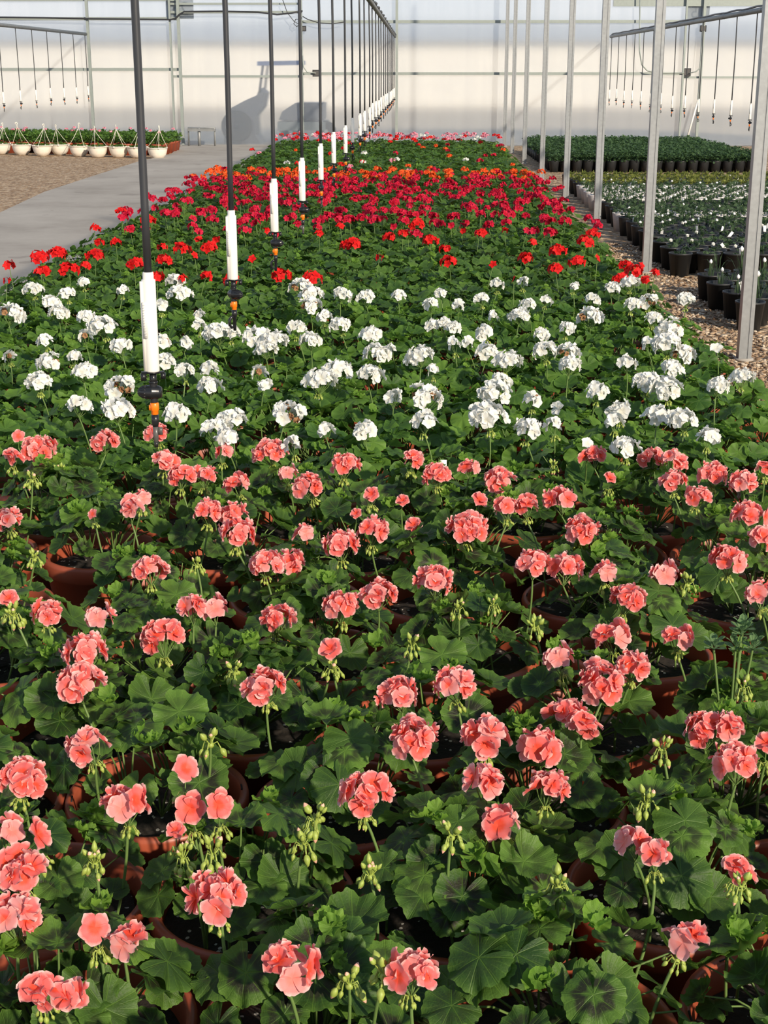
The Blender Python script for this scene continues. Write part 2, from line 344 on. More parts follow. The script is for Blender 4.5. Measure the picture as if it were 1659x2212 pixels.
# rear wall: panels of translucent sheet
def wx(px, y=155): return at_wall(px, y).x
def at_wall(px, py, Y=WALL_Y):
    d = RC @ Vector(((px-CX)/F, -(py-CY)/F, -1.0)); t = Y/d.y
    return Vector((d.x*t, Y, H+d.z*t))
def strip(name, x0, x1, y0, y1, z0, z1, m='galv2', kind='structure'):
    o = MB().add(box(x0, x1, y0, y1, z0, z1)).build(name, [M[m]], smooth=False); tag(o, kind=kind); return o
XL, XR = -11.5, 11.5
xs = sorted([XL, wx(197), wx(391), wx(652), wx(857), 1.71, wx(1512), XR])
names = {2: 'door_1'}
for i in range(len(xs)-1):
    nm = 'door_1' if abs(xs[i]-wx(391)) < .01 else ('wall_rear' if i == 0 else 'wall_rear.%03d' % i)
    o = MB().add(box(xs[i]+.012, xs[i+1]-.012, WALL_Y, WALL_Y+.008, 0.02, 5.2)).build(nm, [M['poly']], smooth=False); tag(o, kind='structure')
zt = lambda py, px=860: at_wall(px, py).z
posts_w = [(197, .05), (391, .055), (373, .035), (652, .06), (857, .05), (1474, .035), (1512, .05)]
trim = 0
def tr(x0, x1, z, h, d=.04, m='galv2'):
    global trim; trim += 1
    return strip('trim_%d' % trim, x0, x1, WALL_Y-d-.002, WALL_Y-.002, z-h/2, z+h/2, m)
for px, wd in posts_w:
    X = wx(px); trim += 1
    strip('trim_%d' % trim, X-wd/2, X+wd/2, WALL_Y-.11, WALL_Y-.045, 0.02, 5.2, 'galv2')
tr(XL, wx(391), zt(150), .06); tr(XL, wx(391), zt(40), .06); tr(XL, wx(391), zt(-1), .05)
tr(wx(373), wx(652), zt(165), .045); tr(wx(373), wx(652), zt(26), .045); tr(wx(373), wx(652), zt(8), .04); tr(wx(391), wx(652), zt(322, 500), .06, m='black')
tr(wx(652), wx(1474), zt(159), .055); tr(wx(652), wx(1474), zt(47), .055); tr(wx(652), XR, zt(319), .05)
tr(wx(1474), XR, zt(167), .04); tr(wx(1318), XR, zt(6), .14)
# ------------------------------------------------------------------ steel posts along the bed
def post_mesh(wd=.066, dp=.062):
    b = MB(); a = wd/2; d = dp/2; g = .007
    # outline with a rolled groove in the front and rear faces
    pts = [(-a, -d), (a*.18, -d), (a*.24, -d+.004), (a*.34, -d+.004), (a*.40, -d), (a, -d), (a, d), (-a, d)]
    out = []
    for (x, y) in pts: out.append((x, y))
    b.add(slab(out, 0, 4.2)); return b.mesh('post', [M['galv']], False)
pm = post_mesh()
pd = [7.34, 10.66, 13.75, 16.75, 20.1, 23.5, 26.6, 29.0]
ordn = ['first', 'second', 'third', 'fourth', 'fifth', 'sixth', 'seventh', 'eighth', 'ninth', 'tenth', 'eleventh', 'twelfth', 'thirteenth', 'fourteenth', 'fifteenth', 'sixteenth', 'seventeenth', 'eighteenth', 'nineteenth', 'twentieth']
for i, Y in enumerate(pd):
    p = empty('steel_post', (1.71, Y, 0)); obj('tube', pm, p)
    # base collar half buried in the gravel
    MB().add(lathe([(.001, .003), (.055, .003), (.05, .012), (.04, .016)], 10)).build('footing', [M['concrete']], p)
    tag(p, 'square galvanised steel post beside the geranium bed, %s counted back from the camera' % ordn[i], 'post', 'steel posts along the geranium bed')
# ------------------------------------------------------------------ sprinklers
def weight_template():
    b = MB()
    n = 12
    prof = [(.0075, .172), (.0085, .172), (.0095, .17), (.0095, .160), (.0122, .159), (.0122, .002), (.0118, 0), (.003, 0)]
    b.add(lathe(prof, 18))
    b.add(box(-.0135, -.0085, -.0105, -.0045, .002, .157)); b.add(box(-.0125, -.009, .004, .010, .002, .157))
    # raised moulded lettering runs down the edge as tiny slanted strokes
    b.add(box(-.0105, -.0035, -.0132, -.0105, .060, .122))
    for k in range(13):
        z = .0635 + k*.0044
        b.add(tube([(-.0095, -.0136, z), (-.0045, -.0136, z+.0022)], .0005, 4))
    return b.mesh('weight_tube', [M['pvc']])
W_ME = weight_template()
def valve_mesh():
    b = MB()
    R = np.array(Matrix.Rotation(-PI/2, 3, 'Y'))
    prof = [(.001, -.014), (.009, -.014), (.0115, -.009), (.0125, 0), (.0132, .001), (.0132, .004), (.0128, .005), (.0122, .012), (.0105, .019), (.0070, .025), (.003, .028), (.001, .029)]
    b.add(lathe(prof, 20), R=R)
    for k in range(12):
        a = 2*PI*k/12
        pts = [(-x, r*1.03*math.cos(a), r*1.03*math.sin(a)) for r, x in prof[7:11]]
        b.add(tube(pts, .0007, 4))
    b.add(lathe([(.007, -.018), (.007, .02)], 12)); b.add(lathe([(.008, .016), (.008, .019)], 12, True))
    return b.mesh('check_valve', [M['black']])
VALVE = valve_mesh()
def flange_mesh():
    b = MB(); b.add(lathe([(.001, 0), (.010, 0), (.0108, .0015), (.0108, .003), (.001, .003)], 16))
    b.add(box(-.020, .020, -.004, .004, 0, .003))
    b.add(lathe([(.005, -.012), (.005, 0)], 10, True), loc=(-.0165, 0, 0)); b.add(lathe([(.0045, -.010), (.0045, 0)], 10, True), loc=(.0175, 0, 0))
    b.add(lathe([(.0062, -.02), (.0062, 0)], 12, True))
    return b.mesh('flange', [M['black']])
FLANGE = flange_mesh()
def coupling_mesh():
    b = MB(); b.add(lathe([(.0055, -.02), (.0065, -.019), (.0065, -.013), (.0078, -.012), (.0078, 0), (.0068, .001), (.0055, .002)], 10, True))
    b.add(box(-.0092, -.006, -.004, .004, -.012, -.003)); return b.mesh('coupling', [M['orange_pl']])
COUP = coupling_mesh()
def spinner_mesh():
    b = MB(); b.add(lathe([(.004, -.052), (.0042, -.043), (.0045, -.042), (.0045, -.018), (.006, -.016), (.0068, -.010), (.0068, 0)], 12, True))
    b.add(tube([(.0, 0, -.016), (.009, 0, -.017), (.0145, 0, -.024), (.0145, 0, -.036), (.010, 0, -.043), (0, 0, -.044)], [.003, .004, .0042, .004, .0035, .003], 8))
    return b.mesh('nozzle', [M['black']])
SPIN = spinner_mesh()
def spinner_b():
    b = MB(); b.add(lathe([(.0036, -.058), (.0038, -.046), (.0048, -.045), (.0048, -.02)], 12, True), 1)
    b.add(lathe([(.0048, -.021), (.0062, -.016), (.0068, -.010), (.0068, 0)], 12, True), 0)
    b.add(box(.004, .012, -.001, .001, -.036, -.022), 1); b.add(lathe([(.0038, -.058), (.0038, -.048)], 10, True), 0)
    return b.mesh('nozzle', [M['black'], M['grey_pl']])
SPINB = spinner_b()
def rod_mesh(L, r, wob):
    pts = [(wob*math.sin(k*.6)*k/8, wob*math.cos(k*.8)*k/8, L*k/8) for k in range(9)]
    return MB().add(tube(pts, r, 10)).mesh('tube', [M['black_tube']])
RODS = [rod_mesh(1.0, .0068, w_) for w_ in (.002, .004, .003)]
def sprinkler(x, y, zb, ztop, lod, label, group, rz=0.0, vrot=0.0, spin=SPIN):
    t = empty('hanging_sprinkler', (x, y, zb), rz)
    obj('drop_tube', RODS[lod % 3], t, (0, 0, .165), None, (1, 1, ztop - zb - .165))
    obj('weight_tube', W_ME, t)
    obj('mounting_flange', FLANGE, t, (0, 0, -.0035), (0, 0, .2))
    obj('check_valve', VALVE, t, (0, 0, -.037), (0, 0, vrot))
    obj('coupling', COUP, t, (0, 0, -.057))
    obj('nozzle', spin, t, (0, 0, -.078), (0, 0, -vrot))
    tag(t, label, 'sprinkler', group); return t
PZ = 2.08
def off_to_y(off, X): return X*F/off
mids = []
# first drop from its place in the photograph, the rest one metre apart down the pipe
y0 = at(330, 802, .95).y; X0 = at(330, 802, .95).x
for k in range(26):
    mids.append(y0 + k*1.165)
X0s = X0
for k, Y in enumerate(mids):
    if Y > WALL_Y-.3: break
    x = X0s - (0 if k == 0 else (.006 if k == 1 else .014)) + (rng.uniform(-.006, .006) if k > 2 else 0)
    if k < 9:
        lab = 'hanging sprinkler with white weight tube over the geraniums, %s counted back from the camera' % ordn[k]
    else:
        lab = 'small hanging sprinkler with white weight tube far down the middle row near the rear wall'
    vr = [0, 2.5, 2.9, 3.0, 1.4, 2.2, 3.0, .5, 2.8][k] if k < 9 else rng.uniform(0, 6)
    sprinkler(x, Y, .95 + (0 if k < 1 else rng.uniform(-.012, .008)), PZ-.02, k, lab, 'sprinklers hanging over the geranium bed', 0, vr, SPINB if k in (0, 3, 4) else SPIN)
XLp, XRp = wx(188, 72), wx(1318, 80)
for k in range(7):
    sprinkler(XLp, 23.1 + k*1.0, .96 + rng.uniform(-.02, .02), PZ-.02 + .05, k, 'small hanging sprinkler on the left pipe above the white hanging baskets', 'sprinklers hanging on the left pipe', 0, rng.uniform(0, 6))
for k in range(13):
    lab = 'hanging sprinkler on the right pipe above the black nursery pots, %s from the rear wall' % ordn[12-k]
    sprinkler(XRp, 17.0 + k*1.03 - .35, .93 + rng.uniform(-.02, .02), PZ-.02, k, lab, 'sprinklers hanging on the right pipe', 0, rng.uniform(0, 6))
def pipe(name, X, z, r, y0, label, hose=True):
    p = empty(name, (X, y0, z))
    MB().add(tube([(0, 0, 0), (0, (WALL_Y-.12-y0)/2, 0), (0, WALL_Y-.12-y0, 0)], r, 12)).build('pipe', [M['zinc_pipe']], p)
    if hose:
        L = WALL_Y-.12-y0; n = int(L*3)
        pts = [(.012*math.sin(k*1.9)+.01, L*k/n, r+.006+.012*abs(math.sin(k*.9))) for k in range(n+1)]
        MB().add(tube(pts, .012, 6)).build('hose', [M['black_tube']], p)
        for k in range(0, int(L), 1):
            MB().add(lathe([(r+.012, -.01), (r+.012, .01)], 8), R=np.array(Matrix.Rotation(PI/2, 3, 'X')), loc=(0, k+.4, .004)).build('strap', [M['black']], p)
    tag(p, label, 'pipe'); return p
pipe('overhead_pipe', X0s-.012, PZ, .024, 1.0, 'long grey overhead pipe carrying the middle row of sprinklers to the rear wall')
pipe('overhead_pipe', XLp, PZ+.05, .03, 12.0, 'grey overhead pipe on the left carrying sprinklers above the hanging baskets', False)
pipe('overhead_pipe', XRp, PZ, .03, 8.0, 'dark overhead pipe on the right carrying sprinklers above the nursery pots')
# ------------------------------------------------------------------ plant templates
def leaf_template(NA, NR, seed=0, ruffle=.05, cup=.22, scal=.03, nsc=11):
    r_ = random.Random(seed); ph = r_.uniform(0, 6)
    fr = [0.0] + [(k/NR)**.8 for k in range(1, NR+1)]
    V = [(0, 0, 0)]; uv = [(0, 0)]
    for k in range(1, NR+1):
        for j in range(NA):
            th = -PI + 2*PI*(j+.5)/NA
            lobes = 1 + .03*math.cos(7*th) + .02*math.cos(th)
            sc_ = 1 - scal*2 + scal*2*abs(math.cos(nsc*th)) if NA >= 40 else 1
            sinus = 1 - .84*math.exp(-((PI-abs(th))/.17)**2)
            e = lobes*sc_*sinus if k == NR else (lobes*.5+.5)*sinus
            rr = fr[k]*e
            x = rr*math.cos(th); y = rr*math.sin(th)
            z = cup*rr*rr*(1 if cup > 0 else 1) + .035*rr*math.cos(7*th+PI) + ruffle*(rr**3)*math.sin(5*th+ph) + .6*ruffle*(rr**4)*math.sin(11*th+2*ph)
            V.append((x, y, z)); uv.append((x, y))
    tri = np.array([(0, 1+j, 1+(j+1) % NA) for j in range(NA) if j != NA-1], dtype=np.int32)
    q = []
    for k in range(NR-1):
        for j in range(NA):
            a = 1+k*NA+j; b = 1+k*NA+(j+1) % NA
            if j == NA-1: continue
            q.append((a, a+NA, b+NA, b))
    return np.array(V, dtype=float), [tri, np.array(q, dtype=np.int32).reshape(-1, 4)], np.array(uv, dtype=float)
LT_HI = [leaf_template(96, 6, s, r, c, .028, 12) for s, r, c in ((1, .06, .16), (2, .09, -.12), (3, .05, .28), (4, .11, .1), (5, .08, -.2), (6, .06, .2), (7, .12, .38))]
LT_MD = [leaf_template(44, 3, s, r, c, .025) for s, r, c in ((1, .08, .2), (2, .1, -.15), (3, .06, .3), (4, .12, .05))]
LT_LO = [leaf_template(20, 2, s, r, c, 0) for s, r, c in ((1, .08, .25), (2, .1, -.2), (3, .08, .1))]
LT_XL = [leaf_template(9, 1, s, r, c, 0) for s, r, c in ((1, .1, .3), (2, .1, -.25))]
LT_YG = [leaf_template(48, 4, s, .2, .55, .03) for s in (11, 12)]
RIM, SOILZ = .25, .212
def foliage(mb, LT, seed, n=44, rad=.165, top=.165, smin=.026, smax=.043, petiole=True, young=3, pn=4, origin=(0, 0, 0), base=SOILZ, mleaf=0, mstem=1, myoung=2, tintr=(0.0, 1.0), flip=True):
    r = random.Random(seed); ox, oy, oz = origin
    crowns = [(r.uniform(-.05, .05), r.uniform(-.05, .05)) for _ in range(4)]
    for k in range(n):
        f = (k+.5)/n
        rho = rad*math.sqrt(f)*r.uniform(.88, 1.12); ph = k*2.39996 + r.uniform(-.35, .35)
        cx, cy = rho*math.cos(ph), rho*math.sin(ph)
        lay = r.random()
        hgt = base + top*(1-.42*(rho/rad)**2)*(.38+.62*(lay**.6)) + r.uniform(-.008, .008)
        s = r.uniform(smin, smax)*(1.06 if lay > .5 else .95)
        tilt = (.12 + .62*(rho/rad))*r.uniform(.4, 1.3)
        az = ph + r.uniform(-.6, .6)
        n_ = Vector((math.sin(tilt)*math.cos(az), math.sin(tilt)*math.sin(az), math.cos(tilt)))
        n_ = (n_ + Vector((r.gauss(0, .16), r.gauss(0, .16), 0))).normalized()
        q = Vector((0, 0, 1)).rotation_difference(n_)
        # the notch of the leaf points back towards the stem
        R = np.array(q.to_matrix() @ Matrix.Rotation(az + r.uniform(-.5, .5), 3, 'Z'))
        T = LT[r.randrange(len(LT))]
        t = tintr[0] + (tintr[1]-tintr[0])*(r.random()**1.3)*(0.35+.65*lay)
        mb.add(T, mleaf, R, (ox+cx, oy+cy, oz+hgt), t, s)
        if petiole:
            c = min(crowns, key=lambda c_: (c_[0]-cx)**2+(c_[1]-cy)**2)
            p0 = Vector((ox+c[0], oy+c[1], oz+base+.01)); p2 = Vector((ox+cx, oy+cy, oz+hgt)); p1 = p0.lerp(p2, .55) + Vector((0, 0, .012)) - n_*.0
            mb.add(tube([p0, p1, p2 - n_*.001], [.0021, .0018, .0014], pn, False), mstem)
    for k in range(young):
        a = r.uniform(0, 2*PI); rho = r.uniform(.02, rad*.7)
        c = Vector((ox+rho*math.cos(a), oy+rho*math.sin(a), oz+base+top*r.uniform(.7, 1.02)))
        for j in range(4):
            R = rot_to((r.gauss(0, .45), r.gauss(0, .45), 1), r.uniform(0, 6))
            T = (LT_YG if LT is LT_HI else LT)[r.randrange(2)]
            mb.add(T, myoung, R, (c.x+r.uniform(-.014, .014), c.y+r.uniform(-.014, .014), c.z+r.uniform(-.012, .01)), r.uniform(.2, .9), r.uniform(.010, .018))
    return mb
FOL_P = [foliage(MB(), LT_HI, 100+k, n=29+k % 4*4, rad=.148, top=.180, smin=.026, smax=.046).mesh('foliage', [M['leaf_pink'], M['stem'], M['leaf_young']]) for k in range(9)]
FOL_W = [foliage(MB(), LT_MD, 200+k, n=38, rad=.162, young=4, smin=.028, smax=.044, tintr=(.05, 1.0)).mesh('foliage', [M['leaf_white'], M['stem'], M['leaf_young']]) for k in range(7)]
FOL_R = [foliage(MB(), LT_LO, 300+k, n=50, rad=.175, young=3, smin=.026, smax=.042, pn=3).mesh('foliage', [M['leaf_red'], M['stem'], M['leaf_young']]) for k in range(6)]
# petals and flower heads
def petal(L, W, nu, nv, lift, cupv, seed):
    r = random.Random(seed); V = []; uv = []; ph = r.uniform(0, 6)
    for i in range(nu):
        u = i/(nu-1); u = u**.85
        wd = W*((u/.6)**.75*.97+.03 if u < .6 else math.sqrt(max(0, 1-((u-.6)/.42)**2)))
        for j in range(nv):
            v = -1+2*j/(nv-1)
            x = L*u*(1-.06*v*v*u); y = wd*v
            z = L*(lift*u - .28*u*u*lift + cupv*v*v*u*.3 + .05*u*math.sin(4*v+ph) - .12*(u**3))
            V.append((x, y, z)); uv.append((u, v))
    return np.array(V, dtype=float), [grid_faces(nu, nv)], np.array(uv, dtype=float)
def floret(mb, pos, nrm, r, size, lod, openf=1.0, mat=0):
    nu, nv = ((6, 5), (4, 4), (3, 3))[lod]
    base = Matrix.Rotation(r.uniform(0, 6), 3, 'Z'); q = Vector((0, 0, 1)).rotation_difference(Vector(nrm).normalized()).to_matrix() @ base
    tt = r.random()
    no = 5
    for k in range(no):
        lift = r.uniform(.10, .38)/openf
        T = petal(size*r.uniform(.92, 1.1), size*r.uniform(.43, .52), nu, nv, lift, r.uniform(.2, .8), r.random())
        R = np.array(q @ Matrix.Rotation(2*PI*k/no + r.uniform(-.12, .12), 3, 'Z'))
        mb.add(T, mat, R, pos, min(1, max(0, tt + r.uniform(-.15, .15))))
    if lod < 2:
        for k in range(r.choice([0, 2, 3]) if lod == 0 else r.choice([0, 2])):
            T = petal(size*r.uniform(.55, .75), size*r.uniform(.34, .42), nu, nv, r.uniform(.8, 1.4), 1.0, r.random())
            R = np.array(q @ Matrix.Rotation(r.uniform(0, 6), 3, 'Z'))
            mb.add(T, mat, R, pos, min(1, max(0, tt*.6)))
def bud(mb, base, tip_dir, ln, w_, m_green, m_tip=None):
    prof = [(.0001, 0), (w_*.7, ln*.18), (w_, ln*.42), (w_*.7, ln*.72), (w_*.3, ln*.92), (.0001, ln)]
    V, Fs, uv = lathe(prof, 6)
    R = rot_to(tip_dir)
    if m_tip is None: mb.add((V, Fs, uv), m_green, R, base)
    else:
        mb.add((V[:24], [Fs[0][:18]], uv[:24]), m_green, R, base); mb.add((V[18:], [grid_faces(3, 6, True)], uv[18:]), m_tip, R, base)
def head_mesh(R, lod, seed, dead=0):
    """umbel: florets on a dome with short pedicels; origin at the centre of the dome. slots petal, stem, withered"""
    r = random.Random(seed); mb = MB()
    fs = .0215
    n = max(1, int(round((R/.0165)**2 * (1.35 if lod < 2 else 1.1)))) if R > .022 else 1
    Rd = max(.0, R - fs*.72)
    joint = Vector((0, 0, -.034))
    for k in range(n):
        f = (k+.5)/n
        cz = 1 - f*1.02 if n > 1 else .7; sz = math.sqrt(max(0, 1-cz*cz)); a = k*2.39996 + r.uniform(-.3, .3)
        d = Vector((sz*math.cos(a), sz*math.sin(a), cz*.72 + .05)) if n > 1 else Vector((.2, -.5, .5))
        p = Vector((d.x*Rd, d.y*Rd, d.z*Rd)) + Vector((r.gauss(0, .0022), r.gauss(0, .0022), r.gauss(0, .0025)))
        nn = (d.normalized() + Vector((r.gauss(0, .2), r.gauss(0, .2)-.12, r.gauss(0, .12)))).normalized()
        if dead and r.random() < dead:
            for q in range(4): floret(mb, p - d*.006, Vector((r.gauss(0, 1), r.gauss(0, 1), r.random())), r, fs*.5, 2, .6, 2)
        else:
            floret(mb, p, nn, r, fs*r.uniform(.88, 1.1), lod, 1.0 if r.random() > .25 else .55)
        if lod < 2:
            mb.add(tube([joint, joint.lerp(p, .6) + Vector((0, 0, -.004)), p - nn*.003], [.0011, .0009, .0013], 4, False), 1)
    return mb
def buds_mesh(seed, n, up=False):
    """drooping buds on pedicels around the joint at the origin. slots bud green, pink tip"""
    r = random.Random(seed); mb = MB()
    mb.add(lathe([(.0001, -.003), (.0042, -.002), (.0048, .001), (.003, .004), (.0001, .005)], 7), 0)
    for k in range(n):
        a = 2*PI*k/n + r.uniform(-.4, .4); el = r.uniform(.1, .9)
        out = Vector((math.cos(a), math.sin(a), 0)); L = r.uniform(.007, .014)
        if up and r.random() < .45:
            d = (out*r.uniform(.2, .8) + Vector((0, 0, 1))).normalized(); p1 = d*L*.8; p2 = d*L*1.2; bd = d
        else:
            p1 = out*L*.7 + Vector((0, 0, .006)); p2 = out*L + Vector((0, 0, -.006*el)); bd = (out*(1-el)*.9 + Vector((0, 0, -1))).normalized()
        mb.add(tube([(0, 0, 0), p1, p2], [.0010, .0009, .0011], 4, False), 0)
        ln = r.uniform(.009, .015)
        bud(mb, p2, bd, ln, ln*r.uniform(.27, .33), 0, 1 if r.random() < .4 else None)
    return mb
def merge(a, b, off):
    for V, T, U in zip(b.V, b.TI, b.UV): a.V.append(V + np.array(off)); a.TI.append(T); a.UV.append(U)
    return a
CLS = [.020, .029, .038, .046, .055]
HEAD_HI = [[head_mesh(c, 0, 1000+7*i+j).mesh('flower_head', [M['pink'], M['stem'], M['dead']]) for j in range(3)] for i, c in enumerate(CLS)]
HEAD_MD = [[head_mesh(c, 1, 2000+7*i+j, .13 if j == 1 else 0).mesh('flower_head', [M['white'], M['stem'], M['dead']]) for j in range(3)] for i, c in enumerate(CLS)]
def far_head(R, seed, pm_):
    mb = head_mesh(R, 2, seed)
    mb.add(tube([(0, 0, -.12), (0, 0, -.01)], [.0022, .0018], 4, False), 1)
    return mb.mesh('flower_head', [M[pm_], M['stem']])
HEAD_LO = {c: [[far_head(s*1.0, 3000+11*i+j, c) for j in range(2)] for i, s in enumerate(CLS)] for c in ('red', 'crimson')}
BUDS = {'g': [buds_mesh(50+k, 7+k).mesh('bud_cluster', [M['bud'], M['budtip']]) for k in range(4)],
        'w': [buds_mesh(60+k, 6+k).mesh('bud_cluster', [M['bud'], M['white']]) for k in range(3)]}
BUDTOP = [buds_mesh(70+k, 11+k, True).mesh('bud_cluster', [M['bud'], M['budtip']]) for k in range(4)]
STALK = [MB().add(tube([(b_*4*u*(1-u), 0, u) for u in (0, .15, .3, .45, .6, .75, .88, 1)], [.0024]*7+[.0019], 6, False)).mesh('flower_stalk', [M['stem']]) for b_ in (.006, -.008, .012)]
# pots
def pot_mesh(mat, h=RIM, r0=.112, r1=.147, rr=.158, n=56):
    pr = [(.001, .0), (r0, 0), (r0+.003, .006), (r1, h-.048), (r1+.006, h-.046), (rr-.003, h-.040), (rr, h-.034), (rr+.001, h-.010), (rr-.001, h-.003), (rr-.006, h), (rr-.012, h-.001), (rr-.015, h-.006), (rr-.018, h-.03), (rr-.024, h-.06)]
    b = MB().add(lathe(pr, n))
    for k in range(6):
        a0 = 2*PI*k/6
        pts = [((rr-.0118)*math.cos(a0+t), (rr-.0118)*math.sin(a0+t), h-.0006) for t in (-.07, -.035, 0, .035, .07)]
        b.add(tube(pts, .0016, 4), 1)
    return b.mesh('pot', [mat, M['slot']])
POT = pot_mesh(M['terracotta'])
def soil_disc(r, z, n=24, seed=1):
    q = random.Random(seed); prof = [(.001, z+.006), (r*.35, z+.004), (r*.7, z+.002), (r, z-.004)]
    V, Fs, uv = lathe(prof, n); V[:, 2] += np.array([q.gauss(0, .0025) for _ in range(len(V))]); return MB().add((V, Fs, uv)).mesh('soil', [M['soil']])
SOIL = soil_disc(.136, SOILZ)
# ------------------------------------------------------------------ where the pots stand
pots = []     # (x, y, row, zone)
rows_px = [[(250, 2185), (690, 2195), (1130, 2200), (1640, 2205)],
           [(165, 1955), (578, 1950), (1005, 1960), (1440, 1930), (1860, 1950)],
           [(-60, 1725), (335, 1712), (742, 1745), (1143, 1735), (1563, 1725)],
           [(190, 1565), (552, 1548), (905, 1565), (1256, 1558), (1640, 1555)],
           [(15, 1412), (345, 1418), (690, 1410), (1012, 1405), (1380, 1408), (1745, 1410)],
           [(-30, 1300), (325, 1292), (640, 1290), (955, 1290), (1275, 1290), (1600, 1295)]]
row = 0
for r_i, rp in enumerate([[(0, 2560), (480, 2520), (960, 2540), (1440, 2540)]] + rows_px):
    for px, py in rp:
        p = at(px, py, RIM)
        pots.append([p.x, p.y, row])
    row += 1
# fill row 6's flanks and all rows beyond on a staggered grid
Y = max(p[1] for p in pots) + .31
k = 0
BX0, BX1 = -2.12, 1.13
lat = []
while Y < 24.0:
    x0 = BX0 + (.165 if k % 2 else 0)
    n = 11 if k % 2 == 0 else 10
    for j in range(n):
        x = x0 + j*.3255 + rng.uniform(-.02, .02); y = Y + rng.uniform(-.025, .025)
        q = proj((x, y, .4))
        if q and -110 < q[0] < 1659+110 and q[1] < 2300: lat.append([x, y, row])
    Y += .305; k += 1; row += 1
allp = pots + lat
for it in range(40):                       # no two rims may cut into each other
    mv = 0
    for i in range(len(allp)):
        for j in range(i+1, min(len(allp), i+24)):
            a, b = allp[i], allp[j]; dx, dy = b[0]-a[0], b[1]-a[1]; dd = math.hypot(dx, dy)
            if dd < .319:
                k_ = (.3195-dd)/2/max(dd, 1e-4); a[0] -= dx*k_; a[1] -= dy*k_; b[0] += dx*k_; b[1] += dy*k_; mv += 1
    if not mv: break
NEAR = 300 - len(pots)
near = pots + lat[:NEAR]; far = lat[NEAR:]
YFAR = far[0][1]
def zone(y): return 'pink' if y < 3.84 else ('white' if y < 7.1 else ('red' if y < 9.2 else 'crimson'))
# ------------------------------------------------------------------ flower heads seen in the photograph: x, y, half width in pixels
PINK = '42,942,14 30,985,22 85,978,40 228,957,32 340,940,28 355,998,26 392,1034,32 442,1030,28 483,978,20 585,982,38 510,1048,28 623,1025,20 668,1055,36 745,1010,34 893,995,22 942,1030,32 1015,1010,22 1080,1042,36 1283,988,26 1313,1035,14 1410,995,32 1455,998,28 1455,1043,32 1508,1075,28 1540,1030,34 1603,1045,30 1650,1008,20 15,1125,30 285,1098,26 303,1076,22 203,1110,12 448,1108,30 502,1115,30 512,1155,42 653,1152,24 800,1068,16 768,1110,12 867,1083,14 890,1137,18 735,1182,42 805,1150,34 1010,1148,46 1030,1083,18 1095,1098,28 1135,1095,28 1208,1085,38 1255,1150,38 1615,1120,40 1645,1165,28 1575,1215,42 15,1295,20 325,1235,40 575,1222,38 622,1222,34 820,1288,42 735,1315,42 938,1260,44 1150,1222,40 1222,1232,36 1303,1235,28 1433,1242,30 1355,1298,42 1640,1285,30 100,1328,34 217,1337,30 415,1315,30 462,1318,30 597,1342,42 350,1385,50 710,1403,24 1320,1378,42 1463,1380,34 1208,1425,32 1365,1440,36 183,1415,52 175,1482,54 572,1487,50 860,1505,48 980,1482,44 1300,1482,54 1225,1548,42 1262,1560,36 1525,1585,50 1572,1572,34 1650,1607,24 190,1615,44 48,1690,56 400,1660,30 893,1603,54 1050,1595,50 1170,1618,50 1590,1655,54 272,1740,52 415,1750,30 472,1742,28 375,1797,18 790,1725,60 1045,1690,42 1185,1705,44 1088,1775,44 1365,1820,36 1415,1845,36 15,1800,36 80,1808,30 45,1885,56 30,1985,56 470,1945,68 205,2000,34 268,2030,46 1597,1875,36 1477,2025,48 630,2090,62 90,2135,48 150,2150,42 890,2105,56'
WHITE = '73,628,22 25,683,30 112,660,24 145,637,18 128,680,24 180,612,14 187,688,20 185,727,16 95,738,18 222,710,32 262,752,24 105,788,28 160,773,18 85,828,28 183,808,28 172,880,28 258,845,36 255,890,36 348,660,14 380,610,22 390,638,28 265,628,14 355,785,24 432,680,13 430,702,14 350,740,20 382,900,30 400,805,24 450,800,22 453,838,28 500,912,34 462,932,30 488,948,26 470,725,36 500,722,20 555,735,36 590,742,32 560,805,18 570,835,16 575,760,26 640,712,22 672,740,26 620,900,38 630,962,20 690,828,38 728,808,34 650,625,32 672,640,26 672,665,26 700,685,18 740,640,22 735,705,24 790,645,20 800,728,26 815,770,32 705,930,18 788,932,26 800,812,28 850,860,20 905,775,32 920,865,42 915,915,30 935,800,14 935,705,18 960,700,16 930,660,18 952,635,14 990,660,14 980,710,18 1045,720,20 1040,648,18 1065,685,12 1075,615,16 1120,685,24 1140,660,18 1130,610,12 1050,765,26 1095,785,32 1070,855,36 1080,825,22 1055,905,44 1140,930,32 1150,865,22 1195,920,20 1175,760,26 1170,725,18 1228,765,28 1230,792,26 1225,712,20 1290,850,26 1275,690,32 1280,650,18 1322,626,18 1360,615,22 1340,888,26 1328,910,20 1355,785,22 1400,655,22 1365,660,20 1410,690,20 1445,715,30 1440,748,34 1480,650,20 1475,770,28 1400,745,16 1450,800,24 1395,830,32 1440,845,36 1420,900,28 1475,912,34 1530,945,26 1350,970,32 1550,838,26 1602,820,28 860,640,16 845,755,14 1010,740,14 1240,620,10 1180,650,14 20,770,14 400,742,16 980,745,16 1545,755,12 1205,880,14 1265,960,12'
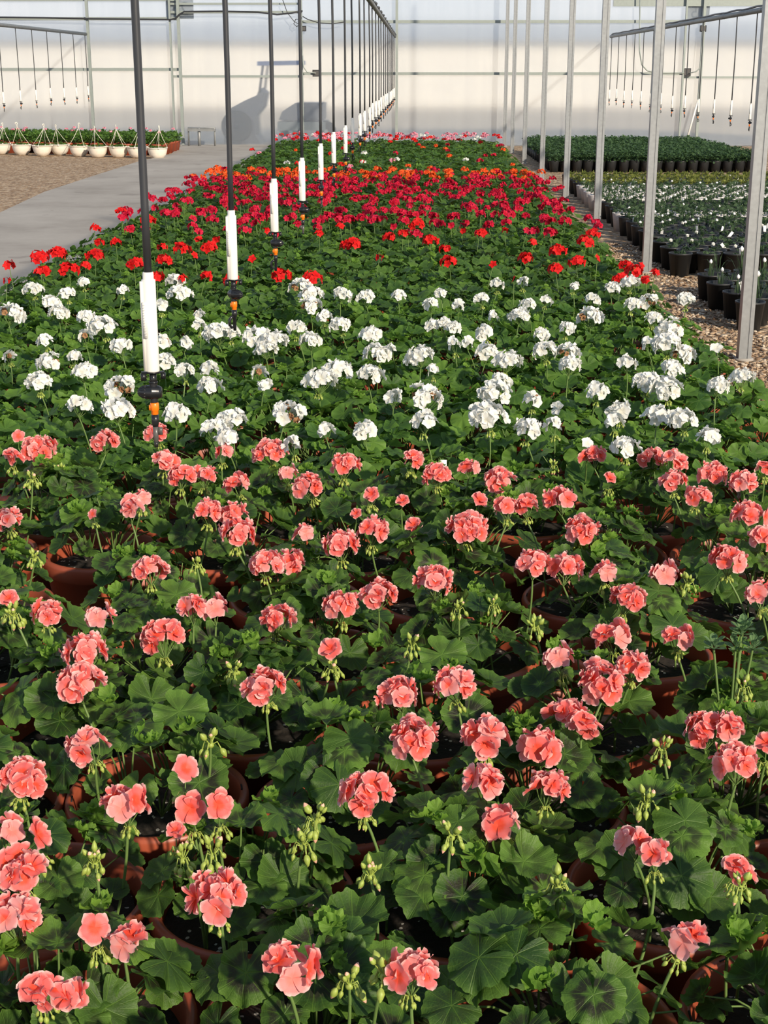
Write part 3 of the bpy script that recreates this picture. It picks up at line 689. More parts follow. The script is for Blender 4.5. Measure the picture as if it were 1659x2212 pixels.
RED = '20,575,14 15,608,10 85,560,22 120,553,26 92,590,18 150,588,26 205,495,12 215,525,12 205,555,20 250,525,12 185,575,12 290,575,20 340,600,15 355,565,18 395,542,20 350,535,12 450,540,20 445,598,14 500,607,20 610,600,22 674,606,24 690,505,12 760,530,20 745,534,16 840,515,16 870,505,12 820,558,10 900,488,18 930,523,18 970,568,20 960,540,14 1040,508,16 1135,560,18 1150,525,10 1205,545,20 1245,570,19 1200,585,19 1265,526,22 1280,508,16 1350,575,16 1367,590,22 1340,606,20 1395,607,12 1415,590,10 1290,558,8 320,478,18 262,458,12 467,520,10 430,518,8 420,552,8 1065,572,8 735,490,9 575,500,9 1000,500,8 1090,500,8 130,548,16 395,602,10 545,560,8 1110,605,8 1385,575,8'
def parse(s): return [tuple(float(v) for v in t.split(',')) for t in s.split()]
BUDPX = [(680,1775),(655,1830),(800,1895),(975,1810),(1205,1920),(755,2130),(1395,1740),(455,1610),(205,1870),(505,1455),(890,1400),(1065,1310),(30,1335),(425,1225),(75,1210),(1485,1265),(1605,1490),(1155,1360),(990,1320),(1195,1010),(1430,1625),(460,1850),(830,2110),(720,1450),(395,1860),(70,1040),(130,1020),(1600,1920)]
heads = []    # x, y, z, R, kind
def add_heads(lst, kind, z0, z1, ymin, ymax):
    for px, py, hw in lst:
        z = rng.uniform(z0, z1)
        p = at(px, py, z); q = proj(p); R = 1.12*hw*q[2]/F
        heads.append([p.x, p.y, z, R, kind])
add_heads(parse(PINK), 'pink', .405, .44, 0, 4)
add_heads(parse(WHITE), 'white', .42, .46, 3, 7)
add_heads(parse(RED), 'red', .44, .47, 6, 10)
for px, py in BUDPX:
    z = rng.uniform(.385, .425); p = at(px, py, z); heads.append([p.x, p.y, z, .02, 'bud'])
# ------------------------------------------------------------------ build the geraniums
plants = []
for i, (x, y, rw) in enumerate(near):
    plants.append({'x': x, 'y': y, 'row': rw, 'heads': [], 'zone': zone(y)})
# a plant takes the colour of most of the heads that grow from it
for h in heads:
    best = min(plants, key=lambda p: (p['x']-h[0])**2 + (p['y']-h[1])**2 + (.15 if (p['zone'] != h[4] and h[4] != 'bud') else 0)); best['heads'].append(h)
for p in plants:
    if p['zone'] == 'crimson':
        n = rng.choice([1, 1, 2, 2, 3]) if p['y'] > 9.6 else rng.choice([0, 1, 1, 2])
        for _ in range(n):
            a = rng.uniform(0, 6.28); rr = .15*math.sqrt(rng.random())
            p['heads'].append([p['x']+rr*math.cos(a), p['y']+rr*math.sin(a), rng.uniform(.43, .47), rng.uniform(.03, .055), 'crimson'])
    if p['zone'] in ('pink', 'white') and not p['heads']:
        pass
rowlists = {}
for p in plants: rowlists.setdefault(p['row'], []).append(p)
words_n = ['no open flower heads', 'one open flower head', 'two open flower heads', 'three open flower heads', 'four open flower heads', 'five open flower heads', 'six open flower heads', 'seven open flower heads', 'eight open flower heads']
zname = {'pink': 'salmon pink', 'white': 'white', 'red': 'scarlet', 'crimson': 'crimson'}
for p in plants:
    rl = sorted(rowlists[p['row']], key=lambda q: q['x']); pos = rl.index(p)
    t = empty('potted_geranium', (p['x'], p['y'], 0), 0)
    z = p['zone']
    no_ = len([h for h in p['heads'] if h[4] != 'bud'])
    if z in ('pink', 'white'):
        lab = '%s geranium, %s, %s pot from left in %s row' % (zname[z], words_n[min(no_, 8)], ordn[pos], ordn[p['row']] if p['row'] < 20 else 'a rear')
        tag(t, lab, 'geranium', '%s geraniums in the bed' % zname[z])
    else:
        side = 'at the concrete path edge of the bed' if pos == 0 else ('at the gravel edge of the bed' if pos == len(rl)-1 else 'in the bed behind the white geraniums')
        tag(t, 'potted %s geranium with %s %s' % (zname[z], words_n[min(no_, 8)], side), 'geranium', 'potted %s geraniums with %d heads %s' % (zname[z], min(no_, 8), side))
    rz = rng.uniform(0, 6.28)
    obj('pot', POT, t, rot=(rng.gauss(0, .012), rng.gauss(0, .012), rz))
    obj('soil', SOIL, t, rot=(0, 0, rz))
    FOL = {'pink': FOL_P, 'white': FOL_W}.get(z, FOL_R)
    obj('foliage', FOL[rng.randrange(len(FOL))], t, rot=(0, 0, rng.uniform(0, 6.28)), scale=(rng.uniform(.97, 1.07),)*3)
    for (hx, hy, hz, R, kind) in p['heads']:
        lx, ly = hx-p['x'], hy-p['y']
        if kind in ('red', 'crimson'):
            c = min(range(5), key=lambda i: abs(CLS[i]-R)); s = R/CLS[c]
            obj('flower_head', rng.choice(HEAD_LO[kind][c]), t, (lx, ly, hz), (rng.gauss(0, .1), rng.gauss(0, .1), rng.uniform(0, 6.28)), min(1.15, max(.8, s)))
            continue
        bx, by = lx*.8 + rng.uniform(-.02, .02), ly*.8 + rng.uniform(-.02, .02)
        q_ = math.hypot(bx, by)
        if q_ > .12: bx, by = bx*.12/q_, by*.12/q_
        if kind == 'bud':
            hd = obj('bud_cluster', rng.choice(BUDTOP), t, (lx, ly, hz), (0, 0, rng.uniform(0, 6.28)), rng.uniform(1.05, 1.35)); jz = 0
        else:
            c = min(range(5), key=lambda i: abs(CLS[i]-R)); s = min(1.2, max(.75, R/CLS[c]))
            hd = obj('flower_head', rng.choice((HEAD_HI if kind == 'pink' else HEAD_MD)[c]), t, (lx, ly, hz), (rng.gauss(0, .12), rng.gauss(0, .12), rng.gauss(0, .5) if c == 0 else rng.uniform(0, 6.28)), s); jz = -.034
            if rng.random() < (.7 if kind == 'pink' else .5):
                obj('bud_cluster', rng.choice(BUDS['g' if kind == 'pink' else 'w']), hd, (0, -.003, jz), (0, 0, rng.uniform(0, 6.28)), .88)
        a = Vector((bx, by, SOILZ)); b = hd.matrix_basis @ Vector((0, 0, jz)); d = b - a
        # the stalk hangs under its head; it runs down into the crown of the plant
        st = obj('flower_stalk', rng.choice(STALK), hd)
        q = Vector((0, 0, 1)).rotation_difference(d)
        st.matrix_basis = hd.matrix_basis.inverted() @ (Matrix.Translation(a) @ q.to_matrix().to_4x4() @ Matrix.Diagonal((1, 1, d.length, 1)))
# a weed growing in one of the pots on the right
wp = min(plants, key=lambda p: (Vector((p['x'], p['y'], 0)) - at(1590, 1400, .40).xy.to_3d()).length)
wpos = at(1592, 1395, .44)
wm = MB(); r = random.Random(5)
for k in range(5):
    cx_, cy_ = r.uniform(-.04, .04), r.uniform(-.03, .03); hz = r.uniform(-.02, .025)
    wm.add(tube([(cx_*.3, cy_*.3, -.2), (cx_, cy_, hz)], .0025, 5, False), 1)
    for j in range(8):
        a = j*PI/4 + r.uniform(-.2, .2); e = .25 if j % 2 else .7
        V, Fs, uv = petal(.028, .0075, 6, 4, .2, .3, j)
        wm.add((V, Fs, uv*.1), 0, np.array(Matrix.Rotation(a, 3, 'Z') @ Matrix.Rotation(-e, 3, 'Y')), (cx_, cy_, hz + (.0 if j % 2 else .006)), r.uniform(.3, .9))
wo_ = [o for o in bpy.data.objects if o.name.startswith('potted_geranium') and abs(o.location.x-wp['x']) < 1e-4 and abs(o.location.y-wp['y']) < 1e-4][0]
ww = wm.build('weed', [M['weed'], M['stem']], wo_, (wpos.x-wp['x'], wpos.y-wp['y'], wpos.z)); ww['label'] = 'pale weed with narrow fleshy leaves'
tp = at(958, 1002, .36); pl_ = min([o for o in bpy.data.objects if o.name.startswith('potted_geranium')], key=lambda o: (o.location.xy - tp.xy).length)
o = MB().add(box(-.009, .009, -.001, .001, -.10, .012)).build('plant_tag', [M['tag_']] if 'tag_' in M else [M['tag']], pl_, (tp.x-pl_.location.x, tp.y-pl_.location.y, tp.z)); o['label'] = 'small white plastic plant tag'
# ------------------------------------------------------------------ far geraniums: too many to count, one object
fb = MB()
FM = [M['leaf_red'], M['stem'], M['leaf_young'], M['terracotta'], M['crimson'], M['orange'], M['red'], M['rose'], M['white'], M['soil']]
FI = {'crimson': 4, 'orange': 5, 'red': 6, 'rose': 7, 'white': 8}
lo_pot = lathe([(.001, 0), (.115, 0), (.147, .2), (.158, .21), (.158, .25), (.143, .25), (.14, .21), (.001, .21)], 12)
def rough_head(mb, x, y, z, R, mi, r):
    n = int(10 + R*260)
    for k in range(n):
        cz = r.uniform(-.1, 1); a = r.uniform(0, 6.28); s_ = math.sqrt(max(0, 1-cz*cz))
        d = Vector((s_*math.cos(a), s_*math.sin(a), cz*.7))
        V, Fs, uv = PQ[r.randrange(3)]
        mb.add((V, Fs, uv), mi, rot_to(d + Vector((r.gauss(0, .3), r.gauss(0, .3), r.gauss(0, .2))), r.uniform(0, 6)), (x+d.x*R*.8, y+d.y*R*.8, z+d.z*R*.8), r.random(), 1.0)
PQ = []
for k in range(3):
    V, Fs, uv = petal(.026, .014, 3, 3, .3, .8, k); V[:, 0] -= .013; PQ.append((V, Fs, uv))
rr_ = random.Random(99)
for i, (x, y, rw) in enumerate(far):
    fb.add(lo_pot, 3, loc=(x, y, 0))
    foliage(fb, LT_XL, 5000+i, n=40 if y < 17 else 32, rad=.185, smin=.03, smax=.046, petiole=False, young=1, origin=(x, y, 0), mleaf=0)
    def hs(n, kinds, R0=.03, R1=.05):
        for _ in range(n):
            a = rr_.uniform(0, 6.28); q = .17*math.sqrt(rr_.random())
            rough_head(fb, x+q*math.cos(a), y+q*math.sin(a), rr_.uniform(.43, .475), rr_.uniform(R0, R1), FI[rr_.choice(kinds)], rr_)
    if y < 13.9: hs(rr_.choice([2, 3, 3, 4]), ['crimson'])
    elif y < 15.3: hs(rr_.choice([2, 3, 4]), ['orange', 'orange', 'orange', 'crimson'])
    elif y < 20.5: hs(1 if rr_.random() < .13 else 0, ['crimson', 'white', 'rose', 'red', 'orange'], .025, .045)
    elif y < 22.3: hs(1 if rr_.random() < .35 else 0, ['red', 'red', 'crimson'], .03, .045)
    else: hs(rr_.choice([1, 2, 2, 3]), ['rose', 'rose', 'red', 'red', 'white' if rr_.random() < .2 else 'rose'], .03, .05)
o = fb.build('distant_geraniums', FM); tag(o, 'dense far end of the geranium bed with crimson, orange, pink and red flowers', 'flowers', None, 'stuff')
# ------------------------------------------------------------------ right: nursery pots
def npot(mat, r0=.066, r1=.084, h=.17, n=20):
    return lathe([(.001, 0), (r0, 0), (r1, h-.012), (r1+.004, h-.012), (r1+.004, h), (r1-.003, h), (r1-.006, h-.02), (.001, h-.022)], n)
NP = npot(None)
NPOT = {c: MB().add(NP).mesh('pot', [M[c]]) for c in ('black_pot', 'white_pot')}
NSOIL = MB().add(lathe([(.001, .152), (.077, .150)], 16)).mesh('soil', [M['soil']])
TAGM = MB().add(box(-.011, .011, -.0008, .0008, -.04, .035)).add(slab([(-.011, -.0008), (.011, -.0008), (.011, .0008), (-.011, .0008)], .035, .036)).mesh('plant_tag', [M['tag']], False)
def tuft(mb, seed, n, L, spread, mi, origin=(0, 0, 0), wd=.004, droop=.3):
    r = random.Random(seed)
    for k in range(n):
        a = r.uniform(0, 6.28); el = r.uniform(.1, 1)*spread; l = L*r.uniform(.6, 1.1)
        d = Vector((math.cos(a)*math.sin(el), math.sin(a)*math.sin(el), math.cos(el)))
        s = Vector((-math.sin(a), math.cos(a), 0))*wd
        p0 = Vector(origin) + Vector((r.uniform(-.02, .02), r.uniform(-.02, .02), 0)); p1 = p0 + d*l*.6; p2 = p0 + d*l + Vector((0, 0, -l*droop*el))
        V = np.array([(p0-s*.5)[:], (p0+s*.5)[:], (p1-s)[:], (p1+s)[:], (p2)[:]]); fs = [np.array([(0, 1, 3, 2)], dtype=np.int32), np.array([(2, 3, 4)], dtype=np.int32)]
        mb.add((V, fs, np.full((5, 2), .1)), mi, tint=r.uniform(0, 1))
    return mb
def small_bush(mb, seed, n, rad, h, mi, base=.16, s0=.010, s1=.02, origin=(0, 0, 0), LTm=None):
    r = random.Random(seed)
    for k in range(n):
        a = r.uniform(0, 6.28); q = rad*math.sqrt(r.random()); z = base + h*(r.random()**.6)*(1-.4*(q/rad)**2)
        mb.add((LTm or LT_XL)[r.randrange(2)], mi, rot_to((r.gauss(0, .6), r.gauss(0, .6), 1), r.uniform(0, 6)), (origin[0]+q*math.cos(a), origin[1]+q*math.sin(a), origin[2]+z), r.random(), r.uniform(s0, s1))
    return mb
PL = {'sparse': [small_bush(tuft(MB(), 10+k, 10, .09, .9, 0, (0, 0, .15)), 10+k, 12, .05, .05, 0).mesh('plant', [M['grass']]) for k in range(4)],
      'green': [small_bush(MB(), 20+k, 45, .08, .08, 0, s0=.010, s1=.018).mesh('plant', [M['grass']]) for k in range(3)],
      'yellow': [small_bush(tuft(MB(), 30+k, 26, .12, .8, 0, (0, 0, .15), .005), 30+k, 14, .06, .06, 0).mesh('plant', [M['yellowgreen']]) for k in range(3)]}
def grass_bulb(k):
    b = tuft(MB(), 40+k, 16, .19, .75, 0, (0, 0, .15), .0028, .5)
    if k % 2 == 0:
        b.add(tube([(0, 0, .15), (.01, .005, .29)], [.005, .004], 6), 0)
        b.add(lathe([(.001, 0), (.010, .006), (.013, .016), (.009, .028), (.001, .036)], 8), 1, loc=(.01, .005, .288))
    return b.mesh('plant', [M['grass'], M['tag']])
PL['grass'] = [grass_bulb(k) for k in range(4)]
BLOOM = MB()
for k in range(5): floret(BLOOM, (0, 0, 0), (random.Random(k).gauss(0, .6), random.Random(k+9).gauss(0, .6), .6), random.Random(k), .014, 2)
BLOOM = BLOOM.mesh('white_bloom', [M['white']])
cands = []
Y = 8.25; k = 0
while Y < 18.9:
    if not (9.75 < Y < 10.45):
        x = 1.93 + (.09 if k % 2 else 0) + rng.uniform(-.015, .015)
        while True:
            q = proj((x, Y, .15))
            if q[0] > 1659+25: break
            cands.append((x, Y, k, q)); x += .196 + rng.uniform(-.008, .01)
    Y += .19 if Y < 14.4 else .22; k += 1
cands.sort(key=lambda c: c[1])
keep, rest = cands[:296], cands[296:]
def what(Y):
    if Y < 9.8: return 'black_pot', 'grass', 'black nursery pot with thin grassy leaves in the near group'
    if Y < 13.2: return 'black_pot', 'sparse', 'black nursery pot with sparse seedlings on the gravel behind the near group'
    if 13.9 < Y < 15.1: return 'black_pot', 'sparse', 'black nursery pot with sparse seedlings between two groups of white pots'
    if Y < 14.0: return 'white_pot', 'green', 'white nursery pot with a leafy green plant in the middle rows'
    if Y < 17.0: return 'white_pot', 'sparse', 'white nursery pot with a sparse seedling in the farther rows'
    return 'black_pot', 'yellow', 'black nursery pot with a yellow green plant in the rear rows'
LOP = {}
def single(pc, pl, v):
    key = (pc, pl, v)
    if key not in LOP:
        b = MB().add(lathe([(.001, 0), (.066, 0), (.086, .16), (.088, .17), (.08, .17), (.078, .15), (.001, .15)], 12), 0)
        mm = {'sparse': 'grass', 'green': 'grass', 'yellow': 'yellowgreen', 'grass': 'grass'}[pl]
        if pl == 'green': small_bush(b, 77+v, 34, .08, .08, 1, s0=.012, s1=.02)
        else: small_bush(tuft(b, 77+v, 14, .10, .9, 1, (0, 0, .15), .005), 77+v, 10 if pl == 'sparse' else 18, .06, .06, 1, s0=.012, s1=.02)
        if v in (1, 2): b.add(box(-.012, .012, -.001, .001, .13, .20), 2, loc=(.03*(v-2), .03, 0))
        if v == 3: b.add(lathe([(.001, 0), (.012, .005), (.014, .014), (.001, .024)], 8), 2, loc=(-.02, -.02, .19))
        LOP[key] = b.mesh('nursery_pot', [M[pc], M[mm], M['tag']])
    return LOP[key]
for i, (x, Y, k, q) in enumerate(keep):
    pc, pl, lab = what(Y)
    if x < 2.06: lab += ', along the posts'
    g = lab
    if Y < 12.4:
        t = empty('nursery_pot', (x, Y, 0), rng.uniform(-.4, .4))
        obj('pot', NPOT[pc], t); obj('soil', NSOIL, t)
        obj('plant', rng.choice(PL[pl]), t, rot=(0, 0, rng.uniform(0, 6)), scale=rng.uniform(.8, 1.1))
        if rng.random() < .42: obj('plant_tag', TAGM, t, (rng.uniform(-.04, .04), rng.uniform(-.05, .05), .175), (rng.gauss(0, .3), rng.gauss(0, .3), rng.gauss(0, .5)))
        if rng.random() < .15: obj('bloom', BLOOM, t, (rng.uniform(-.04, .04), rng.uniform(-.04, .04), .215))
    else:
        t = obj('nursery_pot', single(pc, pl, rng.randrange(5)), None, (x, Y, 0), (0, 0, rng.uniform(-.5, .5)))
    tag(t, lab, 'plant pot', g)
if rest:
    b = MB()
    for (x, Y, k, q) in rest:
        b.add(lathe([(.001, 0), (.066, 0), (.086, .16), (.088, .17), (.08, .17), (.078, .15), (.001, .15)], 10), 0, loc=(x, Y, 0))
        small_bush(tuft(b, int(x*100)+k, 14, .10, .9, 1, (x, Y, .15), .006), k, 12, .06, .06, 1, origin=(x, Y, 0), s0=.014, s1=.024)
        if rng.random() < .3: b.add(box(-.012, .012, -.001, .001, .13, .20), 2, loc=(x, Y, 0))
    o = b.build('distant_nursery_pots', [M['black_pot'], M['yellowgreen'], M['tag']]); tag(o, 'last rows of black nursery pots with yellow green plants before the gravel strip', 'plant pots', None, 'stuff')
# far block of bushy plants in black pots
def bushpot(seed):
    b = MB().add(lathe([(.001, 0), (.06, 0), (.078, .16), (.08, .17), (.072, .17), (.07, .15), (.001, .15)], 12), 0)
    small_bush(b, seed, 150, .105, .17, 1, base=.14, s0=.011, s1=.02)
    return b.mesh('bushy_pot_plant', [M['black_pot'], M['dusty']])
BP = [bushpot(600+k) for k in range(5)]
nx = 18
for j in range(16):
    for i in range(nx):
        x = 2.02 + i*.172 + (.086 if j % 2 else 0) + rng.uniform(-.01, .01); y = 21.7 + j*.18 + rng.uniform(-.01, .01)
        o = obj('bushy_pot_plant', BP[rng.randrange(5)], None, (x, y, 0), (0, 0, rng.uniform(0, 6)), rng.uniform(.95, 1.06))
        row_ = 'front row' if j == 0 else 'behind the front row'
        tag(o, 'dark bushy plant in black pot, %s of the dense far block' % row_, 'potted plant', 'bushy plants in the %s of the far block' % row_)
b = MB()
for j in range(13):
    for i in range(nx):
        x = 2.02 + i*.172 + (.086 if j % 2 else 0); y = 24.62 + j*.2
        b.add(lathe([(.001, 0), (.06, 0), (.08, .17), (.001, .15)], 8), 0, loc=(x, y, 0)); small_bush(b, 900+j*20+i, 60, .105, .17, 1, base=.14, s0=.016, s1=.026, origin=(x, y, 0))
o = b.build('distant_bushy_plants', [M['black_pot'], M['dusty']]); tag(o, 'rear part of the dense dark green plant block by the rear wall', 'potted plants', None, 'stuff')
# ------------------------------------------------------------------ left: hanging baskets and pots behind
def basket_parts():
    bowl = MB().add(lathe([(.001, 0), (.075, 0), (.10, .01), (.145, .07), (.168, .15), (.172, .175), (.178, .176), (.178, .188), (.168, .188), (.160, .15)], 28))
    for a in (0, 2*PI/3, 4*PI/3): bowl.add(lathe([(.001, -.012), (.014, -.012), (.014, .012), (.001, .012)], 8), loc=(.178*math.cos(a+.4), .178*math.sin(a+.4), .18))
    bowl = bowl.mesh('bowl', [M['cream']])
    soil = MB().add(lathe([(.001, .168), (.162, .16)], 20)).mesh('soil', [M['soil']])
    pl = small_bush(MB(), 700, 70, .15, .05, 0, base=.165, s0=.014, s1=.026).mesh('plant', [M['leaf_red']])
    hs = []
    for v in range(3):
        r = random.Random(v); lean = (r.uniform(-.06, .06), r.uniform(-.05, .05)); top = (lean[0], lean[1], .46+.02*v)
        h = MB()
        for k in range(3 + v % 2):
            a = .4 + k*2*PI/(3 + v % 2)
            p0 = Vector((.176*math.cos(a), .176*math.sin(a), .18)); p2 = Vector(top)
            h.add(tube([p0, p0.lerp(p2, .5) + Vector((-.01*math.cos(a), -.01*math.sin(a), 0)), p2], .0036, 5), 0)
        hk = [Vector(top) + Vector((0, 0, dz)) + Vector((dx, 0, 0)) for dx, dz in ((0, -.03), (0, .03), (-.012, .05), (.0, .068), (.022, .066), (.03, .048), (.024, .034))]
        h.add(tube(hk, [.009, .007, .006, .006, .006, .006, .004], 6), 0)
        hs.append(h.mesh('hanger', [M['cream']]))
    return bowl, soil, pl, hs
bowl, bsoil, bpl, hang = basket_parts()
bx = [(-40, 332), (4, 333), (48, 335), (92, 337), (130, 335), (172, 338), (212, 340), (257, 340), (297, 341), (341, 343)]
for i, (px, py) in enumerate(bx):
    p = at(px, py, 0)
    t = empty('hanging_basket', (p.x, p.y, 0), rng.uniform(0, 6))
    obj('bowl', bowl, t); obj('soil', bsoil, t); obj('plant', bpl, t); obj('hanger', hang[[0, 1, 2, 1, 0, 2, 0, 1, 0, 1][i]], t)
    tag(t, 'cream hanging basket standing on the gravel, %s of the row counted from the concrete path' % ordn[9-i], 'hanging basket', 'cream hanging baskets in a row')
def leafy_pot(seed):
    b = MB().add(lathe([(.001, 0), (.08, 0), (.115, .17), (.125, .175), (.125, .2), (.112, .2), (.11, .17), (.001, .17)], 14), 0)
    small_bush(b, seed, 95, .15, .20, 1, base=.18, s0=.018, s1=.034)
    if seed % 3 == 0: rough_head(b, .03, 0, .40, .03, 2, random.Random(seed))
    return b.mesh('leafy_terracotta_pot', [M['terracotta'], M['leaf_red'], M['rose']])
LP = [leafy_pot(801+k) for k in range(5)]
for j in range(6):
    for i in range(13):
        X = -4.62 - i*.29 + rng.uniform(-.015, .015) + j*.01; Y = 25.75 + j*.3 + (i*.09) + rng.uniform(-.02, .02)
        if Y > WALL_Y-.4: continue
        o = obj('leafy_terracotta_pot', LP[rng.randrange(5)], None, (X, Y, 0), (0, 0, rng.uniform(0, 6)))
        if i == 0: tag(o, 'terracotta pot of green plants at the concrete path, %s behind the last basket' % ordn[j], 'potted plant', 'terracotta pots beside the path')
        else: tag(o, 'terracotta pot with green plant in the block behind the hanging baskets', 'potted plant', 'terracotta pots behind the hanging baskets')
# ------------------------------------------------------------------ gravel stones near the posts
gs = MB(); r = random.Random(3)
ST = []
for k in range(6):
    bm_v = lathe([(.0001, -.5), (.55, -.35), (.95, 0), (.6, .38), (.0001, .5)], 7)
    V = bm_v[0].copy(); q = random.Random(k); V *= np.array([q.uniform(.8, 1.3), q.uniform(.6, .9), q.uniform(.5, .8)]); V += np.array([[q.gauss(0, .07) for _ in range(3)] for _ in range(len(V))])
    ST.append((V, bm_v[1], bm_v[2]))
for k in range(7500):
    Y = 4.6 + 8.0*r.random()**1.2; X = r.uniform(1.25, 1.98 if Y < 10 else 1.9)
    if Y > 9.8 and Y < 10.45: X = r.uniform(1.25, 2.6)
    s = r.uniform(.008, .019)
    gs.add(ST[r.randrange(6)], r.randrange(4), np.array(Euler((r.gauss(0, .3), r.gauss(0, .3), r.uniform(0, 6))).to_matrix()), (X, Y, s*.25), .5, s)
o = gs.build('loose_gravel', [plain('stone %d' % k, c, .8, noise=.25, nscale=60) for k, c in enumerate([(0.22, .14, .085), (.42, .30, .19), (.33, .24, .16), (.58, .48, .36)])])
tag(o, 'loose tan gravel stones between the geranium bed and the black pots', 'gravel', None, 'stuff')
# ------------------------------------------------------------------ small things on the rear wall
def wall_box(px, py, w_, h_, label):
    p = at_wall(px, py); t = empty('junction_box', (p.x, WALL_Y-.045, p.z))
    MB().add(box(-w_/2, w_/2, -.06, 0, -h_/2, h_/2)).build('housing', [M['black']], t, smooth=False)
    MB().add(box(-w_/2+.015, w_/2-.015, -.066, -.06, -h_/2+.015, h_/2-.015)).build('cover', [M['grey_pl']], t, smooth=False)
    tag(t, label, 'junction box')
wall_box(684, 158, .15, .13, 'dark junction box on the rear wall rail beside the middle sprinklers')
wall_box(657, 62, .09, .1, 'small grey box on the rear wall post above the middle junction box')
wall_box(1482, 156, .15, .15, 'black junction box on the rear wall rail behind the right sprinklers')
wall_box(1517, 62, .12, .12, 'small dark box high on the right rear wall post')
def cable(pts, r_, label, name='cable', m='black_tube'):
    P = [at_wall(px, py) for px, py in pts]; P = [Vector((p.x, WALL_Y-.15, p.z)) for p in P]
    o = MB().add(tube(P, r_, 6)).build(name, [M[m]]); tag(o, label, 'cable'); return o
cable([(0, 38), (100, 39), (200, 41), (372, 43), (382, 40), (390, 32), (400, 26), (480, 25), (560, 27), (600, 32), (630, 29), (655, 24)], .018, 'black cable clipped along the upper rail of the rear wall left of the middle')
cable([(655, 36), (665, 42), (690, 50), (720, 52), (745, 48)], .01, 'thin black cable drooping from the rear wall post beside the middle sprinklers')
cable([(612, 0), (622, 28), (636, 46), (645, 52), (648, 42), (640, 42), (636, 52), (642, 58), (652, 52)], .008, 'thin looped wire hanging near the top of the rear wall door')
cable([(655, 120), (657, 145), (665, 156), (684, 158)], .012, 'short grey conduit curving down to the middle junction box', 'conduit', 'galv2')
cable([(1380, -10), (1379, 110), (1384, 140), (1396, 153), (1420, 157), (1475, 158)], .014, 'pale conduit curving down the rear wall to the right junction box', 'conduit', 'galv2')
cable([(1486, 158), (1500, 155), (1508, 148), (1510, 130), (1516, 65)], .012, 'pale conduit rising from the right junction box to the small box above', 'conduit', 'galv2')
cable([(1505, 215), (1475.5, 318)], .02, 'white diagonal pole leaning against the right rear wall post', 'leaning_pole', 'pvc')['category'] = 'pole'
def door_number(px, py, txt, h, label):
    p = at_wall(px, py); t = empty('number_sign', (p.x, WALL_Y+.012, p.z))
    c = bpy.data.curves.new('digits', 'FONT'); c.body = txt; c.size = h; c.extrude = .003; c.align_x = 'CENTER'; c.align_y = 'CENTER'
    tmp = bpy.data.objects.new('digits_curve', c); COL.objects.link(tmp); bpy.context.view_layer.update()
    me = bpy.data.meshes.new_from_object(tmp.evaluated_get(bpy.context.evaluated_depsgraph_get())); bpy.data.objects.remove(tmp)
    me.materials.clear(); me.materials.append(M['digit']); o = bpy.data.objects.new('digits', me); COL.objects.link(o); o.parent = t
    o.rotation_euler = (PI/2, 0, PI); o.scale = (1, 1, 1)          # faces outside, so it reads mirrored from in here
    MB().add(box(-h*.75, h*.75, .008, .011, -h*.5, h*.5)).build('plate', [M['plate']], t, smooth=False)
    tag(t, label, 'sign')
M['digit'] = plain('grey blue digits', (0.25, 0.30, 0.36), .6); M['plate'] = plain('pale plate', (0.5, 0.56, 0.62), .6)
door_number(388, 20, '25', .36, 'pale number sign seen mirrored behind the left rear wall post')
door_number(1508, 28, '15', .30, 'pale number sign seen mirrored behind the right rear wall post')
# grey trolley frame standing at the path's end
p = at(418, 322, 0); t = empty('metal_trolley', (p.x+.05, WALL_Y-.5, 0))
MB().add(tube([(-.26, 0, .0), (-.26, 0, .36), (.26, 0, .36), (.26, 0, 0)], .022, 8)).build('frame', [M['zinc_pipe']], t)
MB().add(tube([(-.05, 0, .0), (-.05, 0, .36)], .03, 8)).build('upright', [M['zinc_pipe']], t)
MB().add(box(-.28, .28, -.05, .05, .30, .345)).build('crossbar', [M['zinc_pipe']], t, smooth=False)
tag(t, 'small grey metal frame standing at the rear wall where the concrete path ends', 'trolley')
# ------------------------------------------------------------------ outside, seen blurred through the sheet
M['tractor'] = plain('tractor grey', (0.16, 0.17, 0.19), .5); M['tyre'] = plain('tyre', (0.02, 0.02, 0.02), .8); M['canopy'] = plain('canopy blue', (0.2, 0.27, 0.5), .5)
YO = WALL_Y + 1.6
def ow(px, py, Y=None):
    return at_wall(px, py, Y or YO)
t = empty('utility_tractor', (ow(540, 300).x, YO, 0)); T0 = t.location
def loc_(px, py): p = ow(px, py); return (p.x - T0.x, p.z)
def prism(pts, y0, y1):
    xy = [loc_(*q) for q in pts]; n = len(xy)
    V = np.array([(x, y, z) for y in (y0, y1) for x, z in xy], dtype=float)
    return V, [np.array([list(range(n))], dtype=np.int32), np.array([list(range(n, 2*n))[::-1]], dtype=np.int32), np.array([(k, n+k, n+(k+1) % n, (k+1) % n) for k in range(n)], dtype=np.int32)], V[:, :2].copy()
MB().add(prism([(492, 312), (490, 262), (505, 232), (535, 216), (560, 205), (566, 190), (578, 200), (572, 230), (556, 250), (558, 290), (572, 312)], -.5, .5)).build('body', [M['tractor']], t, smooth=False)
MB().add(prism([(562, 142), (562, 133), (655, 131), (655, 140)], -.6, .6)).build('canopy', [M['canopy']], t, smooth=False)
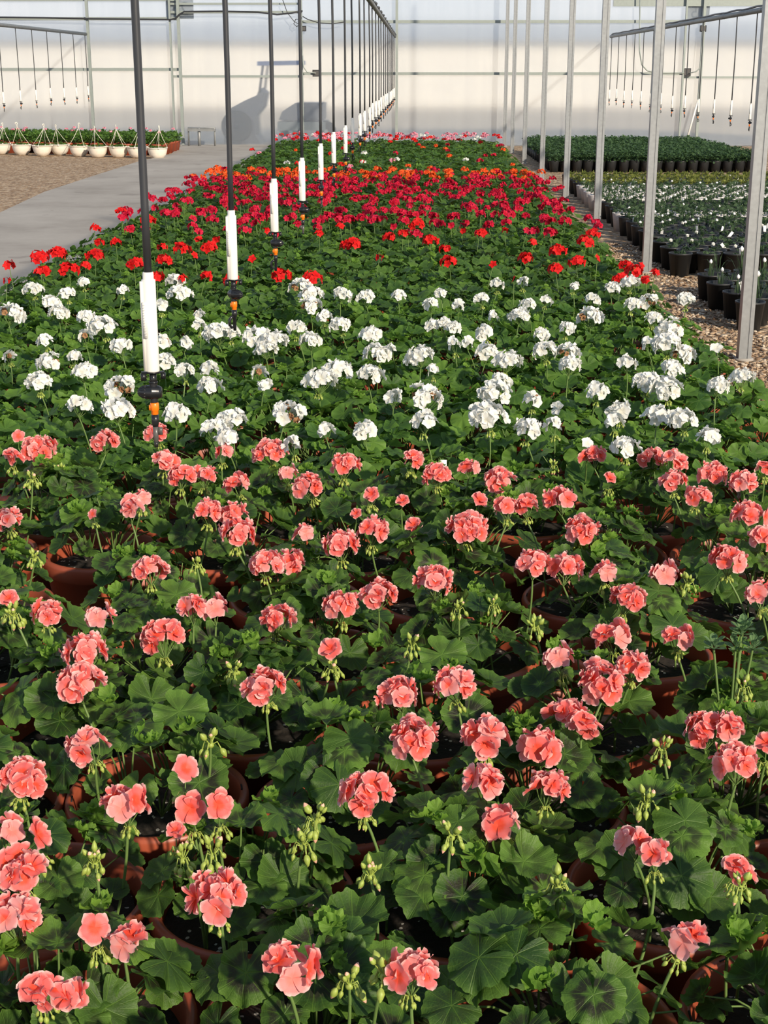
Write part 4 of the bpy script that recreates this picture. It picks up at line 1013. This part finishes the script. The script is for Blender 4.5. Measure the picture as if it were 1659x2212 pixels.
for yy in (-.5, .5):
    a = loc_(566, 200); b = loc_(574, 138); MB().add(tube([(a[0], yy, a[1]), (b[0], yy, b[1])], .03, 6)).build('canopy_post', [M['tractor']], t)
for yy in (-.6, .6):
    c = loc_(520, 292); MB().add(lathe([(.05, -.1), (.26, -.1), (.32, -.06), (.32, .06), (.26, .1), (.05, .1)], 24), R=np.array(Matrix.Rotation(PI/2, 3, 'X')), loc=(c[0], yy, .34)).build('wheel', [M['tyre']], t)
tag(t, 'dark utility tractor with a blue canopy blurred behind the translucent rear door', 'tractor')
t = empty('flat_trailer', (ow(665, 300).x, YO+.3, 0)); T0 = t.location
MB().add(prism([(605, 258), (612, 240), (640, 222), (700, 222), (700, 258)], -.6, .6)).build('load', [M['tractor']], t, smooth=False)
MB().add(prism([(603, 280), (603, 262), (705, 262), (705, 280)], -.7, .7)).build('bed', [M['galv2']], t, smooth=False)
for xx in (-.35, .4): MB().add(lathe([(.05, -.06), (.19, -.06), (.22, 0), (.19, .06), (.05, .06)], 20), R=np.array(Matrix.Rotation(PI/2, 3, 'X')), loc=(xx, -.5, .22)).build('wheel', [M['tyre']], t)
tag(t, 'grey loaded trailer blurred behind the rear wall beside the tractor', 'trailer')
M['barn'] = plain('pale siding', (0.74, 0.72, 0.68), .6, nscale=2); M['barn_roof'] = plain('pale metal roof', (0.55, 0.60, 0.66), .5)
t = empty('long_shed', (0, 62, 0))
MB().add(box(-30, 32, 0, 8, -.02, 2.6)).build('wall', [M['barn']], t, smooth=False)
MB().add((lambda V: (V, [np.array([(0, 1, 3, 2), (2, 3, 5, 4), (0, 2, 4, 4), (1, 5, 3, 3)], dtype=np.int32)[:2]], V[:, :2].copy()))(np.array([(-31, -.4, 2.6), (33, -.4, 2.6), (-31, 4, 3.5), (33, 4, 3.5), (-31, 8.4, 2.6), (33, 8.4, 2.6)], dtype=float))).build('roof', [M['barn_roof']], t, smooth=False)
tag(t, 'long low pale shed far outside, blurred through the translucent rear wall', 'building')
print('near', len(near), 'far', len(far), 'heads', len(heads), 'nursery', len(cands), 'objects', len(bpy.data.objects))
